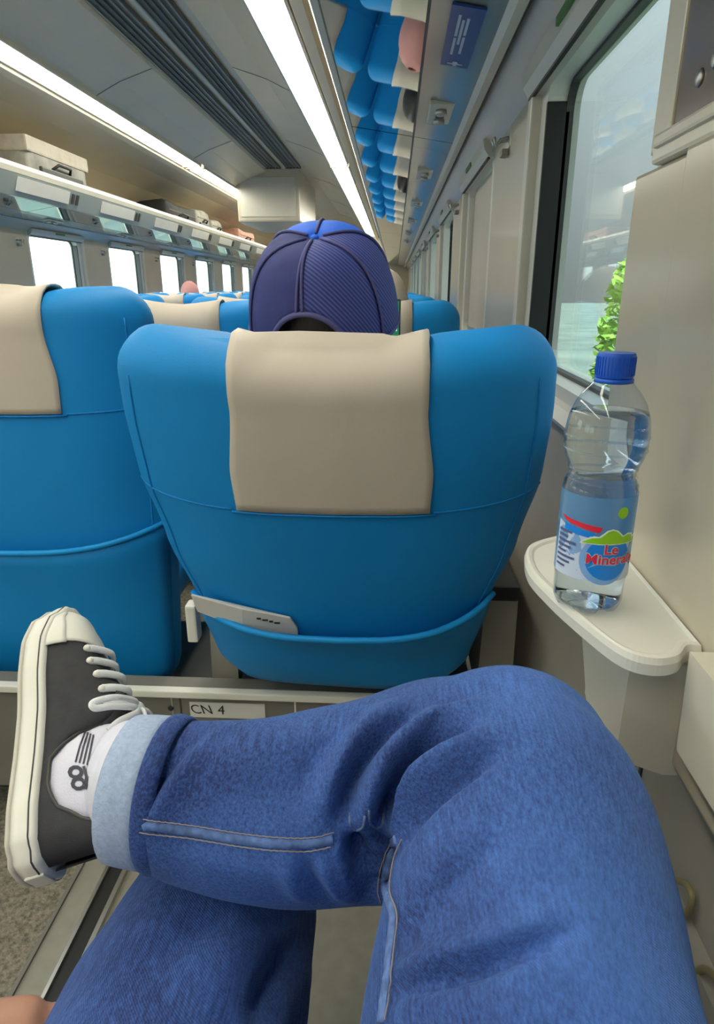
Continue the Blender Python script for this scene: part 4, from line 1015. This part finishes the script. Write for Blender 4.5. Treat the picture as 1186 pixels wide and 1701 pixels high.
# sock
MW = Matrix.Translation(LOC) @ MS @ Matrix.Scale(K, 4)
def shp(x, y, z): return MW @ Vector((x, y, z))
rings = []
c_in = shp(.060, 0, .045); c_top = AN*.35 + cA*.65 + ax*.0
pts_c = catmull([shp(.076, 0, .026), shp(.071, 0, .055), shp(.064, 0, .088), (shp(.064, 0, .105)*.5+(cA+ax*.02)*.5), cA+ax*.012, cA], 5)
radS = catmull([(.0295, .048), (.0320, .056), (.0365, .054), (.040, .046), (.042, .043), (.042, .042)], 5)
bm = bmesh.new(); T, N = frames([Vector(c) for c in pts_c]); V = []
for i, c in enumerate(pts_c):
    c = Vector(c); fdir = (Fv-T[i]*Fv.dot(T[i])).normalized(); sdir = T[i].cross(fdir).normalized(); r1, r2 = radS[i]
    rb = .0008*math.sin(i*2.1)
    V.append([bm.verts.new(c+sdir*((r1+rb)*math.cos(2*math.pi*k/40))+fdir*((r2+rb)*math.sin(2*math.pi*k/40))-LOC) for k in range(40)])
for A, B in zip(V, V[1:]):
    for k in range(40): bm.faces.new((A[k], A[(k+1) % 40], B[(k+1) % 40], B[k]))
bm.faces.new(V[0][::-1])
bmesh.ops.recalc_face_normals(bm, faces=bm.faces[:])
stree = BVHTree.FromBMesh(bm)
sock = bm_obj('sock', bm, M_SOCK, me_, True)
def sock_at(px, py, off=.0008):
    d = (C_R*((px-593)/FPX) + C_U*((850.5-py)/FPX) + C_F).normalized(); h = stree.ray_cast(CAM-LOC, d)
    return h[0]+h[1]*off if h[0] is not None else None
# woven emblem: two bold slanted letters cut by stripes, wrapped on the sock
def sock_patch(pts, m, name):
    bm = bmesh.new(); vs = []
    c = sock_at(*pts[0])
    for p in pts:
        q = sock_at(*p)
        if q is None: bm.free(); return
        vs.append(bm.verts.new(q))
    bm.faces.new(vs); bm_obj(name, bm, m, sock)
M_EMB = mat('sock_emblem', (.06, .06, .08, 1), .8)
def stroke(pts, w, name):
    for a, b in zip(pts, pts[1:]):
        a, b = np.array(a, float), np.array(b, float); d = (b-a)/np.linalg.norm(b-a); nn = np.array([-d[1], d[0]])*w/2; a = a-d*w*.2; b = b+d*w*.2
        sock_patch([tuple(a-nn), tuple((a+b)/2-nn), tuple(b-nn), tuple(b+nn), tuple((a+b)/2+nn), tuple(a+nn)], M_EMB, name)
for q in range(4): stroke([(126+6.5*q, 1266+1.5*q), (133+6.0*q, 1240+1.5*q), (142+4.5*q, 1216+2*q)], 3.0, 'emblem_stripe')
for cx_, cy_ in ((126, 1283), (131, 1302)):
    stroke([(cx_+10*math.cos(2*math.pi*k/10), cy_+8.5*math.sin(2*math.pi*k/10)) for k in range(11)], 6.0, 'emblem_letter')
stroke([(140, 1274), (145, 1290), (143, 1310)], 5.0, 'emblem_letter')
# ------------------------------------------------------------------ cables by the wall
def cable(pts, label):
    o = tube_obj('cable', [Vector(p) for p in catmull(pts, 8)], .0032, mat('cable_yellow', (.30, .25, .12, 1), .5), None, 8); tag(o, label, 'cable'); return o
cable([(0.274, 0.483, 0.523), (0.274, 0.465, 0.538), (0.274, 0.452, 0.537), (0.274, 0.455, 0.514), (0.274, 0.469, 0.502), (0.274, 0.452, 0.499), (0.274, 0.437, 0.485)], 'thin yellowish cable loop on the lower wall right of the knee, upper one')
cable([(0.268, 0.415, 0.478), (0.268, 0.413, 0.497), (0.268, 0.403, 0.515), (0.268, 0.391, 0.524), (0.268, 0.379, 0.529)], 'thin yellowish cable loop at the bottom right wall, lower one')
# ------------------------------------------------------------------ outside
gr = box_obj('ground', -60, 60, -40, 120, -1.4, -1.25, mat('grass_ground', (.10, .12, .085, 1), .9, var=.3, vscale=.6)); tag(gr, kind='structure')
def tree_obj(x, y, h, r, label, seed):
    rnd = random.Random(seed)
    t = thing('tree', label, 'tree', (x, y, -1.25), 'trackside trees')
    tube_obj('trunk', [(0, 0, 0), (.05, .03, h*.35), (.0, .08, h*.62)], [.10, .08, .05], mat('bark', (.10, .08, .05, 1), .9), t, 8)
    bm = bmesh.new()
    for k in range(3200):
        a, b2, q = rnd.uniform(0, 6.283), rnd.uniform(-1, 1), rnd.uniform(.55, 1)**.5
        p = Vector((r*q*math.cos(a)*math.sqrt(1-b2*b2), r*q*math.sin(a)*math.sqrt(1-b2*b2), h*.60+h*.42*q*b2))
        u = Vector((rnd.gauss(0, 1), rnd.gauss(0, 1), rnd.gauss(0, .6))).normalized(); w = u.cross(Vector((rnd.gauss(0, 1), rnd.gauss(0, 1), 1))).normalized(); L = rnd.uniform(.03, .075)
        bm.faces.new([bm.verts.new(p+u*L), bm.verts.new(p+w*L*.45), bm.verts.new(p-u*L), bm.verts.new(p-w*L*.45)])
    o = bm_obj('foliage', bm, mat('leaf_green', (.22, .40, .03, 1), .7, var=.45, vscale=3), t); o['kind'] = 'stuff'
tree_obj(2.22, 6.0, 2.75, .44, 'bright green shrub outside the right window above the bottle cap', 1)
tree_obj(3.25, 8.2, 3.5, .5, 'taller shrub behind the first one outside the right window', 2)
